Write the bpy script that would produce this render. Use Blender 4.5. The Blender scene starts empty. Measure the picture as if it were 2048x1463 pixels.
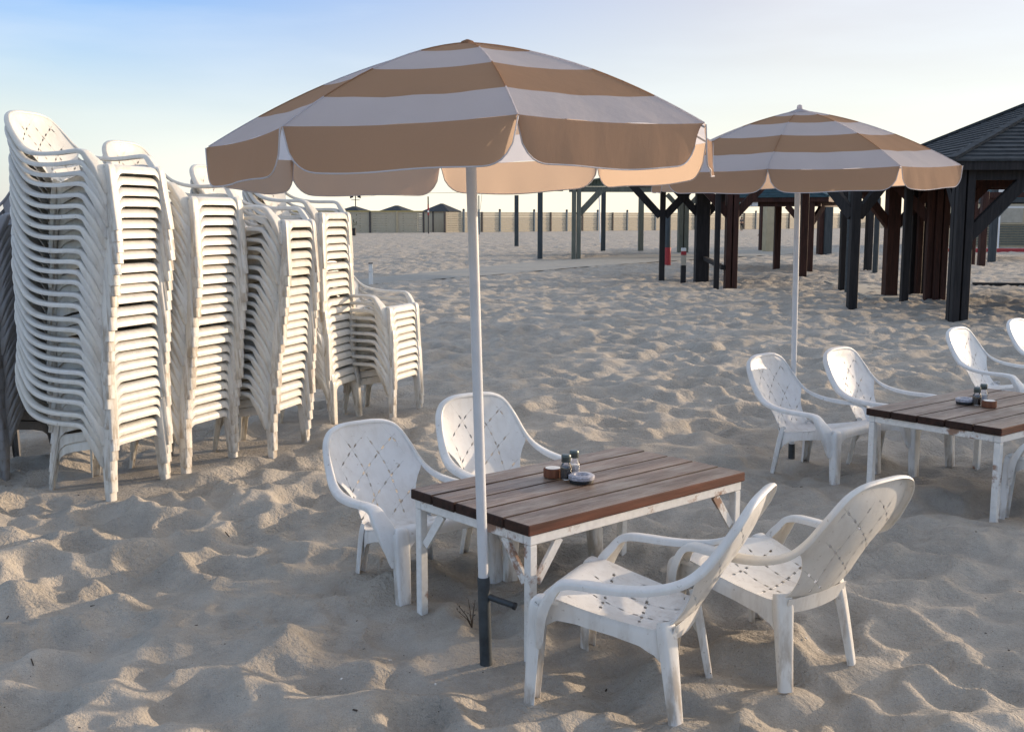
import bpy, math, random
import numpy as np
from mathutils import Vector, Matrix

random.seed(7); RNG = np.random.default_rng(11)
R = math.radians
S = bpy.context.scene
COL = S.collection

# ------------------------------------------------------------------ camera
CAM_H, CAM_F, CAM_P = 1.7, 2180.0, R(7.758)
cd = bpy.data.cameras.new('camera'); cam = bpy.data.objects.new('camera', cd); COL.objects.link(cam)
cam.location = (0, 0, CAM_H); cam.rotation_euler = (math.pi/2-CAM_P, 0, 0)
cd.sensor_width = 36; cd.lens = CAM_F/2048*36; cd.clip_end = 20000; cd.clip_start = 0.05
S.camera = cam

def G(u, v, z=0.0):
    """where the view line through a photo point meets the level z (used to survey the place)"""
    c, s = math.cos(CAM_P), math.sin(CAM_P)
    a, b = (u-1024)/CAM_F, (731.5-v)/CAM_F
    t = (z-CAM_H)/(-s+b*c)
    return Vector((a*t, (c+b*s)*t, z))

# ------------------------------------------------------------------ light
SUN_AZ, SUN_EL = R(62), R(8.5)
sd = Vector((math.sin(SUN_AZ)*math.cos(SUN_EL), math.cos(SUN_AZ)*math.cos(SUN_EL), math.sin(SUN_EL)))
ld = bpy.data.lights.new('sun', 'SUN'); ld.energy = 2.0; ld.angle = R(0.6); ld.color = (1.0, 0.77, 0.54)
lo = bpy.data.objects.new('sun', ld); COL.objects.link(lo); lo.rotation_euler = sd.to_track_quat('Z', 'Y').to_euler()

W = bpy.data.worlds.new('World'); S.world = W; W.use_nodes = True
nt = W.node_tree; nt.nodes.clear()
wo = nt.nodes.new('ShaderNodeOutputWorld'); bg = nt.nodes.new('ShaderNodeBackground')
sky = nt.nodes.new('ShaderNodeTexSky'); sky.sky_type = 'NISHITA'; sky.sun_disc = False
sky.sun_elevation = SUN_EL; sky.sun_rotation = SUN_AZ; sky.air_density = 1.0; sky.dust_density = 0.4; sky.ozone_density = 2.0
bg.inputs['Strength'].default_value = 0.15
def wn(t, **kw):
    nd = nt.nodes.new(t)
    for k, v in kw.items(): setattr(nd, k, v)
    return nd
tcw = wn('ShaderNodeTexCoord'); sxw = wn('ShaderNodeSeparateXYZ'); nt.links.new(tcw.outputs['Generated'], sxw.inputs[0])
def wramp(src, *stops):
    nd = wn('ShaderNodeValToRGB'); e = nd.color_ramp.elements
    while len(e) < len(stops): e.new(.5)
    for el, (p, c) in zip(e, stops): el.position = p; el.color = (*c, 1)
    nt.links.new(src, nd.inputs[0]); return nd.outputs[0]
def wmix(f, a, b, mode='MIX'):
    nd = wn('ShaderNodeMix', data_type='RGBA', blend_type=mode)
    for i, x in ((0, f), (6, a), (7, b)):
        if isinstance(x, bpy.types.NodeSocket): nt.links.new(x, nd.inputs[i])
        else: nd.inputs[i].default_value = x if i == 0 else (*x, 1)
    return nd.outputs[2]
def wmath(op, a, b=0.0):
    nd = wn('ShaderNodeMath', operation=op)
    for i, x in enumerate((a, b)):
        if isinstance(x, bpy.types.NodeSocket): nt.links.new(x, nd.inputs[i])
        else: nd.inputs[i].default_value = x
    return nd.outputs[0]
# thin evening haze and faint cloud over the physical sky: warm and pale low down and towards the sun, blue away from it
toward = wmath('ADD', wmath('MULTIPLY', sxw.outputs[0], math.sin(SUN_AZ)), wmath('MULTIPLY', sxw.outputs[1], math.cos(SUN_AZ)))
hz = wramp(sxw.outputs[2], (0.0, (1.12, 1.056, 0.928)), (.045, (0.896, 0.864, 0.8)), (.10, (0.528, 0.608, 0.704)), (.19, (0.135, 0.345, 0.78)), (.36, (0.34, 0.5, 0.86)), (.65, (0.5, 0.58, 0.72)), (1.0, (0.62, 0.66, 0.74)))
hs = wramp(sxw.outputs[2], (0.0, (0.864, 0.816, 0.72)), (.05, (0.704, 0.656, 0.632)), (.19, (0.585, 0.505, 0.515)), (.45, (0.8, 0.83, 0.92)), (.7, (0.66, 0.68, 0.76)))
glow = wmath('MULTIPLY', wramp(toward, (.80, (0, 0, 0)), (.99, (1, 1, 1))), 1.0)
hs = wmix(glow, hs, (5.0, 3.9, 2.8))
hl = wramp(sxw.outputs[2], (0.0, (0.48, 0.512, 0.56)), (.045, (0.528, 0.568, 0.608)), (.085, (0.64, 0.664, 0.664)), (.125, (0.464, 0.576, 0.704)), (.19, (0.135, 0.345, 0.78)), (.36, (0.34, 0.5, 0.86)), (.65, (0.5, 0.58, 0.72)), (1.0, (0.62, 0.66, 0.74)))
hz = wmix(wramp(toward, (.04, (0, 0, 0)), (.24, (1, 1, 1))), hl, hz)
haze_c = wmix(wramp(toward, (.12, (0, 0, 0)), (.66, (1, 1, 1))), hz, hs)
sc_ = wn('ShaderNodeMapping'); sc_.inputs['Scale'].default_value = (1.1, 1.1, 7); nt.links.new(tcw.outputs['Generated'], sc_.inputs[0])
cl_ = wn('ShaderNodeTexNoise'); cl_.inputs['Scale'].default_value = 2.3; cl_.inputs['Detail'].default_value = 6; nt.links.new(sc_.outputs[0], cl_.inputs['Vector'])
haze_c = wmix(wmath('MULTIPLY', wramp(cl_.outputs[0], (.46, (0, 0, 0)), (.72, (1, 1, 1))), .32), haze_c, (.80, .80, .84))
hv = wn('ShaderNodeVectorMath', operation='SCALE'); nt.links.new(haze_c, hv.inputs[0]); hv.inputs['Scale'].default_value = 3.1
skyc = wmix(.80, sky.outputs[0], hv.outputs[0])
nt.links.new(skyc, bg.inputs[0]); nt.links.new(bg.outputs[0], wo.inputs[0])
S.view_settings.view_transform = 'Standard'; S.view_settings.look = 'None'
S.view_settings.exposure = 1.40; S.view_settings.gamma = 1.0

# ------------------------------------------------------------------ materials
class NT:
    def __init__(s, name):
        s.m = bpy.data.materials.new(name); s.m.use_nodes = True; s.t = s.m.node_tree
        s.t.nodes.clear(); s.out = s.n('ShaderNodeOutputMaterial')
    def n(s, typ, **kw):
        nd = s.t.nodes.new(typ)
        for k, v in kw.items():
            if k in nd.inputs: nd.inputs[k].default_value = v
            else: setattr(nd, k, v)
        return nd
    def l(s, a, b): s.t.links.new(a, b)
    def obj(s, scale=(1, 1, 1)):
        tc = s.n('ShaderNodeTexCoord'); mp = s.n('ShaderNodeMapping'); mp.inputs['Scale'].default_value = scale
        s.l(tc.outputs['Object'], mp.inputs[0]); return mp.outputs[0]
    def noise(s, vec, scale, detail=4, rough=0.6, w=None):
        nd = s.n('ShaderNodeTexNoise', Scale=scale, Detail=detail, Roughness=rough)
        if w is not None: nd.noise_dimensions = '4D'; s.l(w, nd.inputs['W'])
        s.l(vec, nd.inputs['Vector']); return nd.outputs[0]
    def ramp(s, fac, *stops):
        nd = s.n('ShaderNodeValToRGB'); e = nd.color_ramp.elements
        while len(e) < len(stops): e.new(0.5)
        for el, (p, c) in zip(e, stops):
            el.position = p; el.color = (c, c, c, 1) if isinstance(c, (int, float)) else (*c, 1)
        s.l(fac, nd.inputs[0]); return nd.outputs[0]
    def mix(s, fac, a, b, mode='MIX'):
        nd = s.n('ShaderNodeMix', data_type='RGBA', blend_type=mode)
        for i, x in ((0, fac), (6, a), (7, b)):
            if isinstance(x, bpy.types.NodeSocket): s.l(x, nd.inputs[i])
            elif i == 0: nd.inputs[0].default_value = x
            else: nd.inputs[i].default_value = (*x, 1)
        return nd.outputs[2]
    def math(s, op, a, b=0.0, c=0.0):
        nd = s.n('ShaderNodeMath', operation=op)
        for i, x in enumerate((a, b, c)):
            if isinstance(x, bpy.types.NodeSocket): s.l(x, nd.inputs[i])
            else: nd.inputs[i].default_value = x
        return nd.outputs[0]
    def bump(s, h, strength=0.3, dist=0.01):
        nd = s.n('ShaderNodeBump', Strength=strength, Distance=dist); s.l(h, nd.inputs['Height']); return nd.outputs[0]
    def bsdf(s, color, rough=0.5, normal=None, metal=0.0, transl=0.0, spec=0.5):
        p = s.n('ShaderNodeBsdfPrincipled', Metallic=metal)
        p.inputs['Specular IOR Level'].default_value = spec
        for k, x in (('Base Color', color), ('Roughness', rough)):
            if isinstance(x, bpy.types.NodeSocket): s.l(x, p.inputs[k])
            else: p.inputs[k].default_value = (*x, 1) if k == 'Base Color' else x
        if normal is not None: s.l(normal, p.inputs['Normal'])
        sh = p.outputs[0]
        if transl:
            t = s.n('ShaderNodeBsdfTranslucent'); mx = s.n('ShaderNodeMixShader', Fac=transl)
            if isinstance(color, bpy.types.NodeSocket): s.l(color, t.inputs[0])
            else: t.inputs[0].default_value = (*color, 1)
            s.l(sh, mx.inputs[1]); s.l(t.outputs[0], mx.inputs[2]); sh = mx.outputs[0]
        s.l(sh, s.out.inputs[0]); return s.m

def simple(name, col, rough=0.6, var=0.25, scale=8, metal=0.0, bump=0.0, stretch=(1, 1, 1), transl=0.0, spec=0.4):
    m = NT(name); v = m.obj(stretch); n = m.noise(v, scale, 5)
    dark = tuple(c*(1-var) for c in col); light = tuple(min(1, c*(1+var)) for c in col)
    c = m.ramp(n, (0.3, dark), (0.7, light))
    nb = m.bump(m.noise(v, scale*6, 4), bump, 0.005) if bump else None
    return m.bsdf(c, rough, nb, metal, transl, spec)

def mat_sand():
    m = NT('sand'); v = m.obj()
    big = m.noise(v, 0.9, 4); mid = m.noise(v, 9, 5); fine = m.noise(v, 260, 2, 0.5); lump = m.noise(v, 55, 4, 0.65)
    c = m.ramp(big, (0.3, (0.36, 0.325, 0.276)), (0.7, (0.43, 0.392, 0.34)))
    far_ = m.noise(m.obj((1, 1, 1)), 2.2, 5, 0.7); c = m.mix(1.0, c, m.ramp(far_, (0.35, 0.88), (0.62, 1.06)), 'MULTIPLY')
    c = m.mix(0.35, c, m.ramp(mid, (0.3, 0.36), (0.7, 0.62)), 'OVERLAY')
    c = m.mix(0.35, c, m.ramp(fine, (0.25, 0.25), (0.75, 0.75)), 'OVERLAY')
    sp = m.noise(v, 95, 2, 0.5); c = m.mix(m.ramp(sp, (0.70, 0.0), (0.74, 0.6)), c, (0.09, 0.07, 0.05))
    ridg = m.math('ABSOLUTE', m.math('SUBTRACT', m.noise(v, 15, 5, 0.6), 0.5)); patch = m.ramp(m.noise(v, 1.3, 3), (0.40, 0.25), (0.60, 1.0))
    h = m.math('ADD', m.math('MULTIPLY', lump, 0.35), m.math('MULTIPLY', fine, 0.10))
    h = m.math('SUBTRACT', h, m.math('MULTIPLY', m.math('MULTIPLY', ridg, patch), 2.2))
    return m.bsdf(c, 0.95, m.bump(h, 1.0, 0.028), spec=0.15)

def mat_plastic(perf=None):
    m = NT('perforated_plastic' if perf else 'white_plastic'); v = m.obj()
    oi = m.n('ShaderNodeObjectInfo'); sx = m.n('ShaderNodeSeparateXYZ'); m.l(oi.outputs['Location'], sx.inputs[0])
    w = m.math('ADD', m.math('MULTIPLY', sx.outputs[0], 7.3), m.math('MULTIPLY', sx.outputs[2], 19.7))
    so = m.n('ShaderNodeSeparateXYZ'); m.l(v, so.inputs[0])
    c = m.ramp(m.noise(v, 5, 5, 0.6, w), (0.3, (0.72, 0.715, 0.70)), (0.65, (0.80, 0.80, 0.79)))
    # brown grime low on the legs and in scattered smears
    low = m.math('SUBTRACT', 0.42, so.outputs[2])
    st = m.noise(m.obj((14, 14, 3.5)), 1.6, 5, 0.65, w)
    g = m.math('MULTIPLY', m.ramp(st, (0.46, 0.0), (0.62, 1.0)), m.math('MAXIMUM', m.math('MULTIPLY', low, 1.8), 0.10))
    c = m.mix(m.math('MINIMUM', g, 0.65), c, (0.27, 0.19, 0.11))
    sc = m.noise(v, 38, 4, 0.7, w); c = m.mix(m.ramp(sc, (0.63, 0.0), (0.70, 0.55)), c, (0.30, 0.25, 0.19))
    m2 = m.n('ShaderNodeMix', data_type='RGBA', blend_type='MULTIPLY'); m2.inputs[0].default_value = 1
    m.l(c, m2.inputs[6]); m.l(oi.outputs['Color'], m2.inputs[7])
    r = m.ramp(m.noise(v, 25, 4), (0.3, 0.26), (0.7, 0.48))
    if not perf: return m.bsdf(m2.outputs[2], r, m.bump(m.noise(v, 120, 3), 0.05, 0.003), transl=0.12, spec=0.45)
    # moulded grooves with rows of drain slots cut right through
    uv = m.n('ShaderNodeUVMap'); q = m.n('ShaderNodeSeparateXYZ'); m.l(uv.outputs[0], q.inputs[0]); x, s_ = q.outputs[0], q.outputs[1]
    seat = m.math('GREATER_THAN', s_, perf); back = m.math('SUBTRACT', 1.0, seat); so_ = m.math('SUBTRACT', s_, perf)
    def pick(a, b): return m.math('ADD', m.math('MULTIPLY', back, a), m.math('MULTIPLY', seat, b))
    t1 = m.math('MAXIMUM', m.math('SUBTRACT', .30, s_), 0.0); t1 = m.math('MULTIPLY', m.math('MULTIPLY', t1, t1), 1.3)
    t2 = m.math('SUBTRACT', so_, .2); t2 = m.math('MULTIPLY', m.math('MULTIPLY', t2, t2), .9)
    f1 = pick(m.math('ADD', m.math('SUBTRACT', s_, m.math('MULTIPLY', x, .80)), .012), m.math('ADD', m.math('SUBTRACT', so_, m.math('MULTIPLY', x, .22)), .05))
    f2 = pick(m.math('SUBTRACT', x, t1), m.math('SUBTRACT', x, t2))
    def dist(f, per, k):   # distance to the nearest groove of a family
        return m.math('MULTIPLY', m.math('ABSOLUTE', m.math('SUBTRACT', m.math('FRACT', m.math('DIVIDE', f, per)), .5)), per*k)
    d1 = dist(f1, .150, .80); d2 = dist(m.math('ADD', f2, .02), .128, .95)
    def dash(c, per, on): return m.math('LESS_THAN', m.math('FRACT', m.math('DIVIDE', c, per)), on)
    w1 = m.math('MULTIPLY', m.math('LESS_THAN', d1, .0046), dash(m.math('ADD', x, .3), .050, .36)); w2 = m.math('MULTIPLY', m.math('LESS_THAN', d2, .0046), dash(m.math('ADD', s_, .013), .055, .35))
    ins = m.math('MULTIPLY', m.math('LESS_THAN', m.math('ABSOLUTE', x), .175), pick(m.math('MULTIPLY', m.math('GREATER_THAN', s_, .075), m.math('LESS_THAN', s_, perf-.03)), m.math('MULTIPLY', m.math('GREATER_THAN', so_, .06), m.math('LESS_THAN', so_, .42))))
    slot = m.math('MULTIPLY', m.math('MAXIMUM', w1, w2), ins)
    gr = m.math('MULTIPLY', m.math('LESS_THAN', m.math('MINIMUM', d1, d2), .0016), m.math('LESS_THAN', m.math('ABSOLUTE', x), .195))
    gm = m.math('MULTIPLY', m.math('MULTIPLY', m.math('LESS_THAN', m.math('MINIMUM', d1, d2), .0019), ins), .30)
    base = m.mix(gm, m2.outputs[2], (.34, .33, .31))
    hgt = m.math('SUBTRACT', m.math('MULTIPLY', m.noise(v, 120, 3), .1), gr)
    m.bsdf(base, r, m.bump(hgt, 0.6, 0.003), transl=0.12, spec=0.45)
    sh = m.out.inputs[0].links[0].from_socket; tr = m.n('ShaderNodeBsdfTransparent'); mx = m.n('ShaderNodeMixShader')
    m.l(slot, mx.inputs[0]); m.l(sh, mx.inputs[1]); m.l(tr.outputs[0], mx.inputs[2]); m.l(mx.outputs[0], m.out.inputs[0]); return m.m

def mat_wood_top():
    m = NT('weathered_planks'); v = m.obj((1.6, 26, 26)); v2 = m.obj()
    g = m.noise(v, 4.5, 8, 0.65); b = m.noise(v2, 3.2, 4)
    c = m.ramp(g, (0.25, (0.035, 0.023, 0.017)), (0.42, (0.145, 0.092, 0.064)), (0.60, (0.26, 0.185, 0.138)), (0.8, (0.37, 0.29, 0.225)))
    c = m.mix(m.ramp(b, (0.35, 0.0), (0.7, 0.55)), c, (0.22, 0.175, 0.145))
    pv = m.noise(m.obj((0.25, 9.0, 0.01)), 1.0, 0); c = m.mix(1.0, c, m.ramp(pv, (0.3, 0.62), (0.7, 1.25)), 'MULTIPLY')
    wr = m.noise(m.obj((1.2, 3.5, 1)), 3.0, 5, 0.7); c = m.mix(m.ramp(wr, (0.46, 0.0), (0.70, 0.75)), c, (0.33, 0.285, 0.24))
    fl = m.noise(m.obj((3, 30, 30)), 2.2, 5); c = m.mix(m.ramp(fl, (0.60, 0.0), (0.70, 0.5)), c, (0.035, 0.02, 0.015))
    return m.bsdf(c, m.ramp(g, (0.3, 0.50), (0.7, 0.34)), m.bump(g, 0.6, 0.005), spec=0.35)

def mat_painted_metal():
    m = NT('white_painted_steel'); v = m.obj(); n = m.noise(v, 7, 6, 0.68); n2 = m.noise(v, 40, 4)
    c = m.ramp(n2, (0.3, (0.66, 0.65, 0.62)), (0.7, (0.78, 0.77, 0.74)))
    c = m.mix(m.ramp(n, (0.56, 0.0), (0.64, 0.85)), c, (0.23, 0.10, 0.04))
    return m.bsdf(c, m.ramp(n, (0.55, 0.4), (0.66, 0.8)), m.bump(n, 0.12, 0.004), spec=0.4)

def mat_fabric(name, col, transl=0.35):
    m = NT(name); v = m.obj(); n = m.noise(v, 3.5, 4); f = m.noise(v, 300, 2)
    c = m.ramp(n, (0.3, tuple(x*0.93 for x in col)), (0.7, tuple(min(1, x*1.05) for x in col)))
    c = m.mix(0.2, c, m.ramp(f, (0.3, 0.35), (0.7, 0.65)), 'OVERLAY')
    h = m.math('ADD', m.noise(m.obj((1, 1, 0.35)), 9, 4), m.math('MULTIPLY', f, 0.06))
    m.bsdf(c, 0.85, m.bump(h, 0.34, 0.02), transl=transl, spec=0.2)
    for nd in m.t.nodes:
        if nd.type == 'BSDF_TRANSLUCENT':
            for k in list(nd.inputs[0].links): m.t.links.remove(k)
            nd.inputs[0].default_value = (*[min(1, x**.44) for x in col], 1)
    return m.m

def mat_timber(name, a, b, st=(9, 9, 0.8)):
    m = NT(name); v = m.obj(st); g = m.noise(v, 2.5, 6, 0.65)
    return m.bsdf(m.ramp(g, (0.3, a), (0.7, b)), 0.7, m.bump(g, 0.3, 0.01), spec=0.3)

def mat_shingle(name, a, b):
    m = NT(name); tc = m.n('ShaderNodeTexCoord'); sx = m.n('ShaderNodeSeparateXYZ'); m.l(tc.outputs['Object'], sx.inputs[0])
    row = m.math('FRACT', m.math('MULTIPLY', sx.outputs[2], 11))
    n = m.noise(m.obj((3, 3, 11)), 2.0, 4)
    c = m.ramp(n, (0.3, a), (0.7, b)); c = m.mix(m.ramp(row, (0.0, 0.75), (0.25, 0.0)), c, (0.012, 0.013, 0.015))
    return m.bsdf(c, 0.8, m.bump(row, 0.5, 0.03), spec=0.3)

M = dict(
    sand=mat_sand(), plastic=mat_plastic(), plank=mat_wood_top(), steel=mat_painted_metal(),
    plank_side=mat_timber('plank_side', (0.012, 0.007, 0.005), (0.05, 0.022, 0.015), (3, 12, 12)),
    plank_edge=mat_timber('oiled_edge', (0.05, 0.016, 0.010), (0.14, 0.045, 0.026), (1, 12, 12)),
    tan=mat_fabric('tan_canvas', (0.335, 0.190, 0.110), .55), white=mat_fabric('white_canvas', (0.53, 0.50, 0.525), .55),
    trim=mat_fabric('white_binding', (0.62, 0.60, 0.62), 0.2),
    pole=simple('pole_white', (0.60, 0.61, 0.62), 0.35, 0.06, 12),
    sleeve=simple('grey_pipe', (0.055, 0.066, 0.075), 0.5, 0.35, 14, 0.4, 0.1),
    rib=simple('rib_steel', (0.5, 0.5, 0.5), 0.4, 0.1, 10),
    dark=mat_timber('dark_timber', (0.006, 0.006, 0.007), (0.030, 0.026, 0.026)),
    red=mat_timber('red_timber', (0.018, 0.008, 0.006), (0.072, 0.026, 0.017)),
    olive=mat_timber('olive_timber', (0.10, 0.105, 0.085), (0.19, 0.19, 0.15)),
    bluegrey=mat_timber('bluegrey_timber', (0.03, 0.04, 0.045), (0.075, 0.085, 0.09)),
    beige=simple('beige_render', (0.46, 0.38, 0.25), 0.85, 0.12, 3),
    shingle=mat_shingle('shingles', (0.022, 0.027, 0.032), (0.06, 0.068, 0.075)),
    teal=mat_shingle('teal_sheet', (0.03, 0.07, 0.085), (0.06, 0.12, 0.14)),
    green=simple('green_sheet', (0.12, 0.15, 0.12), 0.6, 0.15, 4),
    fence=mat_timber('fence_board', (0.40, 0.345, 0.25), (0.52, 0.455, 0.34)),
    fpost=simple('fence_post', (0.07, 0.06, 0.055), 0.7, 0.2, 6), fblue=simple('fence_post_blue', (0.10, 0.14, 0.17), 0.6, 0.2, 6),
    path=simple('packed_path', (0.27, 0.265, 0.24), 0.9, 0.12, 2.2, 0, 0.2), slab=simple('concrete', (0.42, 0.38, 0.31), 0.9, 0.1, 4, 0, 0.2),
    black=simple('black_paint', (0.012, 0.012, 0.014), 0.5, 0.3, 10), redp=simple('red_paint', (0.35, 0.03, 0.035), 0.5, 0.15, 10),
    whitep=simple('white_paint', (0.78, 0.78, 0.76), 0.5, 0.06, 10), yellow=simple('yellow_strip', (0.50, 0.38, 0.12), 0.6, 0.1, 5),
    bluep=simple('blue_paint', (0.05, 0.16, 0.5), 0.5, 0.1, 10), greenp=simple('green_paint', (0.03, 0.22, 0.16), 0.5, 0.1, 10),
    winglass=simple('window_glass', (0.03, 0.035, 0.04), 0.1, 0.1, 4),
    debris=simple('dry_debris', (0.05, 0.035, 0.025), 0.9, 0.4, 30), shell=simple('shell_bits', (0.75, 0.72, 0.68), 0.6, 0.1, 30),
    boxwood=mat_timber('round_box_wood', (0.11, 0.035, 0.018), (0.22, 0.085, 0.04)), cork=simple('pale_lid', (0.80, 0.78, 0.73), 0.7, 0.08, 30),
    ash=simple('speckled_ceramic', (0.36, 0.36, 0.40), 0.35, 0.5, 110), lid=simple('shaker_lid', (0.10, 0.12, 0.115), 0.35, 0.15, 20, 0.5),
    pepper=simple('pepper', (0.055, 0.045, 0.04), 0.9, 0.6, 160), salt=simple('salt', (0.75, 0.75, 0.76), 0.9, 0.1, 160),
    skin=simple('skin', (0.30, 0.16, 0.10), 0.6, 0.1, 6), cloth_dark=simple('cloth_dark', (0.02, 0.02, 0.025), 0.9, 0.2, 6),
    cloth_grey=simple('cloth_grey', (0.12, 0.11, 0.10), 0.9, 0.2, 6), cloth_white=simple('cloth_white', (0.6, 0.6, 0.6), 0.9, 0.1, 6),
    foliage=simple('foliage', (0.05, 0.07, 0.03), 0.8, 0.4, 12), hair=simple('hair', (0.02, 0.015, 0.012), 0.7, 0.2, 10),
)
def mat_glass():
    m = NT('clear_glass'); g = m.n('ShaderNodeBsdfGlossy', Roughness=0.05); t = m.n('ShaderNodeBsdfTransparent')
    f = m.n('ShaderNodeFresnel', IOR=1.5); mx = m.n('ShaderNodeMixShader')
    m.l(m.math('MAXIMUM', f.outputs[0], 0.12), mx.inputs[0]); m.l(t.outputs[0], mx.inputs[1]); m.l(g.outputs[0], mx.inputs[2]); m.l(mx.outputs[0], m.out.inputs[0]); return m.m
M['glass'] = mat_glass()

# ------------------------------------------------------------------ mesh helpers
class MB:
    def __init__(s): s.v = []; s.f = []; s.mi = []; s.uv = {}
    def add(s, verts, faces, mi=0):
        o = len(s.v); s.v += [tuple(map(float, p)) for p in verts]
        s.f += [tuple(int(i)+o for i in f) for f in faces]; s.mi += [mi]*len(faces); return s
    def box(s, c, size, rz=0.0, mi=0, b=0.0):
        x, y, z = (q/2 for q in size); ca, sa = math.cos(rz), math.sin(rz)
        if b <= 0:
            P = [(i*x, j*y, k*z) for k in (-1, 1) for j in (-1, 1) for i in (-1, 1)]
            F = [(0, 2, 3, 1), (4, 5, 7, 6), (0, 1, 5, 4), (2, 6, 7, 3), (0, 4, 6, 2), (1, 3, 7, 5)]
        else:   # chamfered box
            P = []; idx = {}
            for k in (-1, 1):
                for j in (-1, 1):
                    for i in (-1, 1):
                        for a in range(3):
                            q = [i*(x-b), j*(y-b), k*(z-b)]; q[a] = (i*x, j*y, k*z)[a]
                            idx[(i, j, k, a)] = len(P); P.append(tuple(q))
            F = []
            for a in range(3):
                for sg in (-1, 1):
                    o = [t for t in range(3) if t != a]; loop = []
                    for p, q in ((-1, -1), (1, -1), (1, 1), (-1, 1)):
                        t = [0, 0, 0]; t[a] = sg; t[o[0]] = p; t[o[1]] = q; loop.append(idx[(*t, a)])
                    F.append(tuple(loop))
            for a in range(3):
                o = [t for t in range(3) if t != a]
                for p in (-1, 1):
                    for q in (-1, 1):
                        L = []
                        for sg, aa in ((-1, o[0]), (1, o[0]), (1, o[1]), (-1, o[1])):
                            t = [0, 0, 0]; t[a] = sg; t[o[0]] = p; t[o[1]] = q; L.append(idx[(*t, aa)])
                        F.append(tuple(L))
            for k in (-1, 1):
                for j in (-1, 1):
                    for i in (-1, 1): F.append(tuple(idx[(i, j, k, a)] for a in range(3)))
        return s.add([(c[0]+p[0]*ca-p[1]*sa, c[1]+p[0]*sa+p[1]*ca, c[2]+p[2]) for p in P], F, mi)
    def beam(s, a, b, w, h, mi=0, up=(0, 0, 1)):
        a, b = Vector(a), Vector(b); d = (b-a).normalized(); u = Vector(up)
        if abs(d.dot(u)) > 0.98: u = Vector((0, 1, 0))
        sx = d.cross(u).normalized(); sz = sx.cross(d)
        P = [p+sx*(i*w/2)+sz*(j*h/2) for p in (a, b) for j in (-1, 1) for i in (-1, 1)]
        return s.add(P, [(0, 2, 3, 1), (4, 5, 7, 6), (0, 1, 5, 4), (2, 6, 7, 3), (0, 4, 6, 2), (1, 3, 7, 5)], mi)
    def tube(s, pts, r, n=8, mi=0, closed=False):
        pts = [Vector(p) for p in pts]; m = len(pts); rs = r if isinstance(r, (list, tuple)) else [r]*m
        P = []; ref = Vector((0.13, 0.21, 0.97))
        for i, p in enumerate(pts):
            d = (pts[min(i+1, m-1)]-pts[max(i-1, 0)])
            if closed: d = pts[(i+1) % m]-pts[i-1]
            d.normalize(); u = d.cross(ref)
            if u.length < 1e-3: u = d.cross(Vector((1, 0, 0)))
            u.normalize(); w = d.cross(u)
            P += [p+(u*math.cos(2*math.pi*k/n)+w*math.sin(2*math.pi*k/n))*rs[i] for k in range(n)]
        F = [(i*n+k, i*n+(k+1) % n, ((i+1) % m)*n+(k+1) % n, ((i+1) % m)*n+k) for i in range(m if closed else m-1) for k in range(n)]
        if not closed: F += [tuple(range(n))[::-1], tuple((m-1)*n+k for k in range(n))]
        return s.add(P, F, mi)
    def lathe(s, prof, c=(0, 0, 0), n=24, mi=0):
        P = []; F = []; m = len(prof)
        for r, z in prof: P += [(c[0]+r*math.cos(2*math.pi*k/n), c[1]+r*math.sin(2*math.pi*k/n), c[2]+z) for k in range(n)]
        F = [(i*n+k, i*n+(k+1) % n, (i+1)*n+(k+1) % n, (i+1)*n+k) for i in range(m-1) for k in range(n)]
        if prof[0][0] > 1e-4: F.append(tuple(range(n))[::-1])
        if prof[-1][0] > 1e-4: F.append(tuple((m-1)*n+k for k in range(n)))
        return s.add(P, F, mi)
    def build(s, name, mats, parent=None, smooth=None):
        me = bpy.data.meshes.new(name); me.from_pydata(s.v, [], s.f)
        mats = mats if isinstance(mats, (list, tuple)) else [mats]
        for m in mats: me.materials.append(m)
        me.polygons.foreach_set('material_index', s.mi)
        if s.uv:
            ul = me.uv_layers.new(name='UVMap'); li = np.empty(len(me.loops), np.int32); me.loops.foreach_get('vertex_index', li)
            ul.data.foreach_set('uv', np.array([s.uv.get(int(i), (9., 9.)) for i in li], float).ravel())
        if smooth:
            me.polygons.foreach_set('use_smooth', [True]*len(s.f)); me.update(); me.set_sharp_from_angle(angle=R(smooth))
        me.update(); me.validate()
        o = bpy.data.objects.new(name, me); COL.objects.link(o); o.parent = parent; return o

def tag(o, label=None, cat=None, group=None, kind=None):
    for k, v in (('label', label), ('category', cat), ('group', group), ('kind', kind)):
        if v: o[k] = v
    return o
def empty(name, loc, rz=0.0):
    o = bpy.data.objects.new(name, None); o.empty_display_size = 0.1; COL.objects.link(o)
    o.location = loc; o.rotation_euler = (0, 0, rz); return o
def copy_tree(o, parent=None):
    c = o.copy(); COL.objects.link(c); c.parent = parent
    for ch in list(o.children): copy_tree(ch, c)
    return c
def paint(o, col):
    o.color = (*col, 1)
    for ch in o.children: paint(ch, col)

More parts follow.
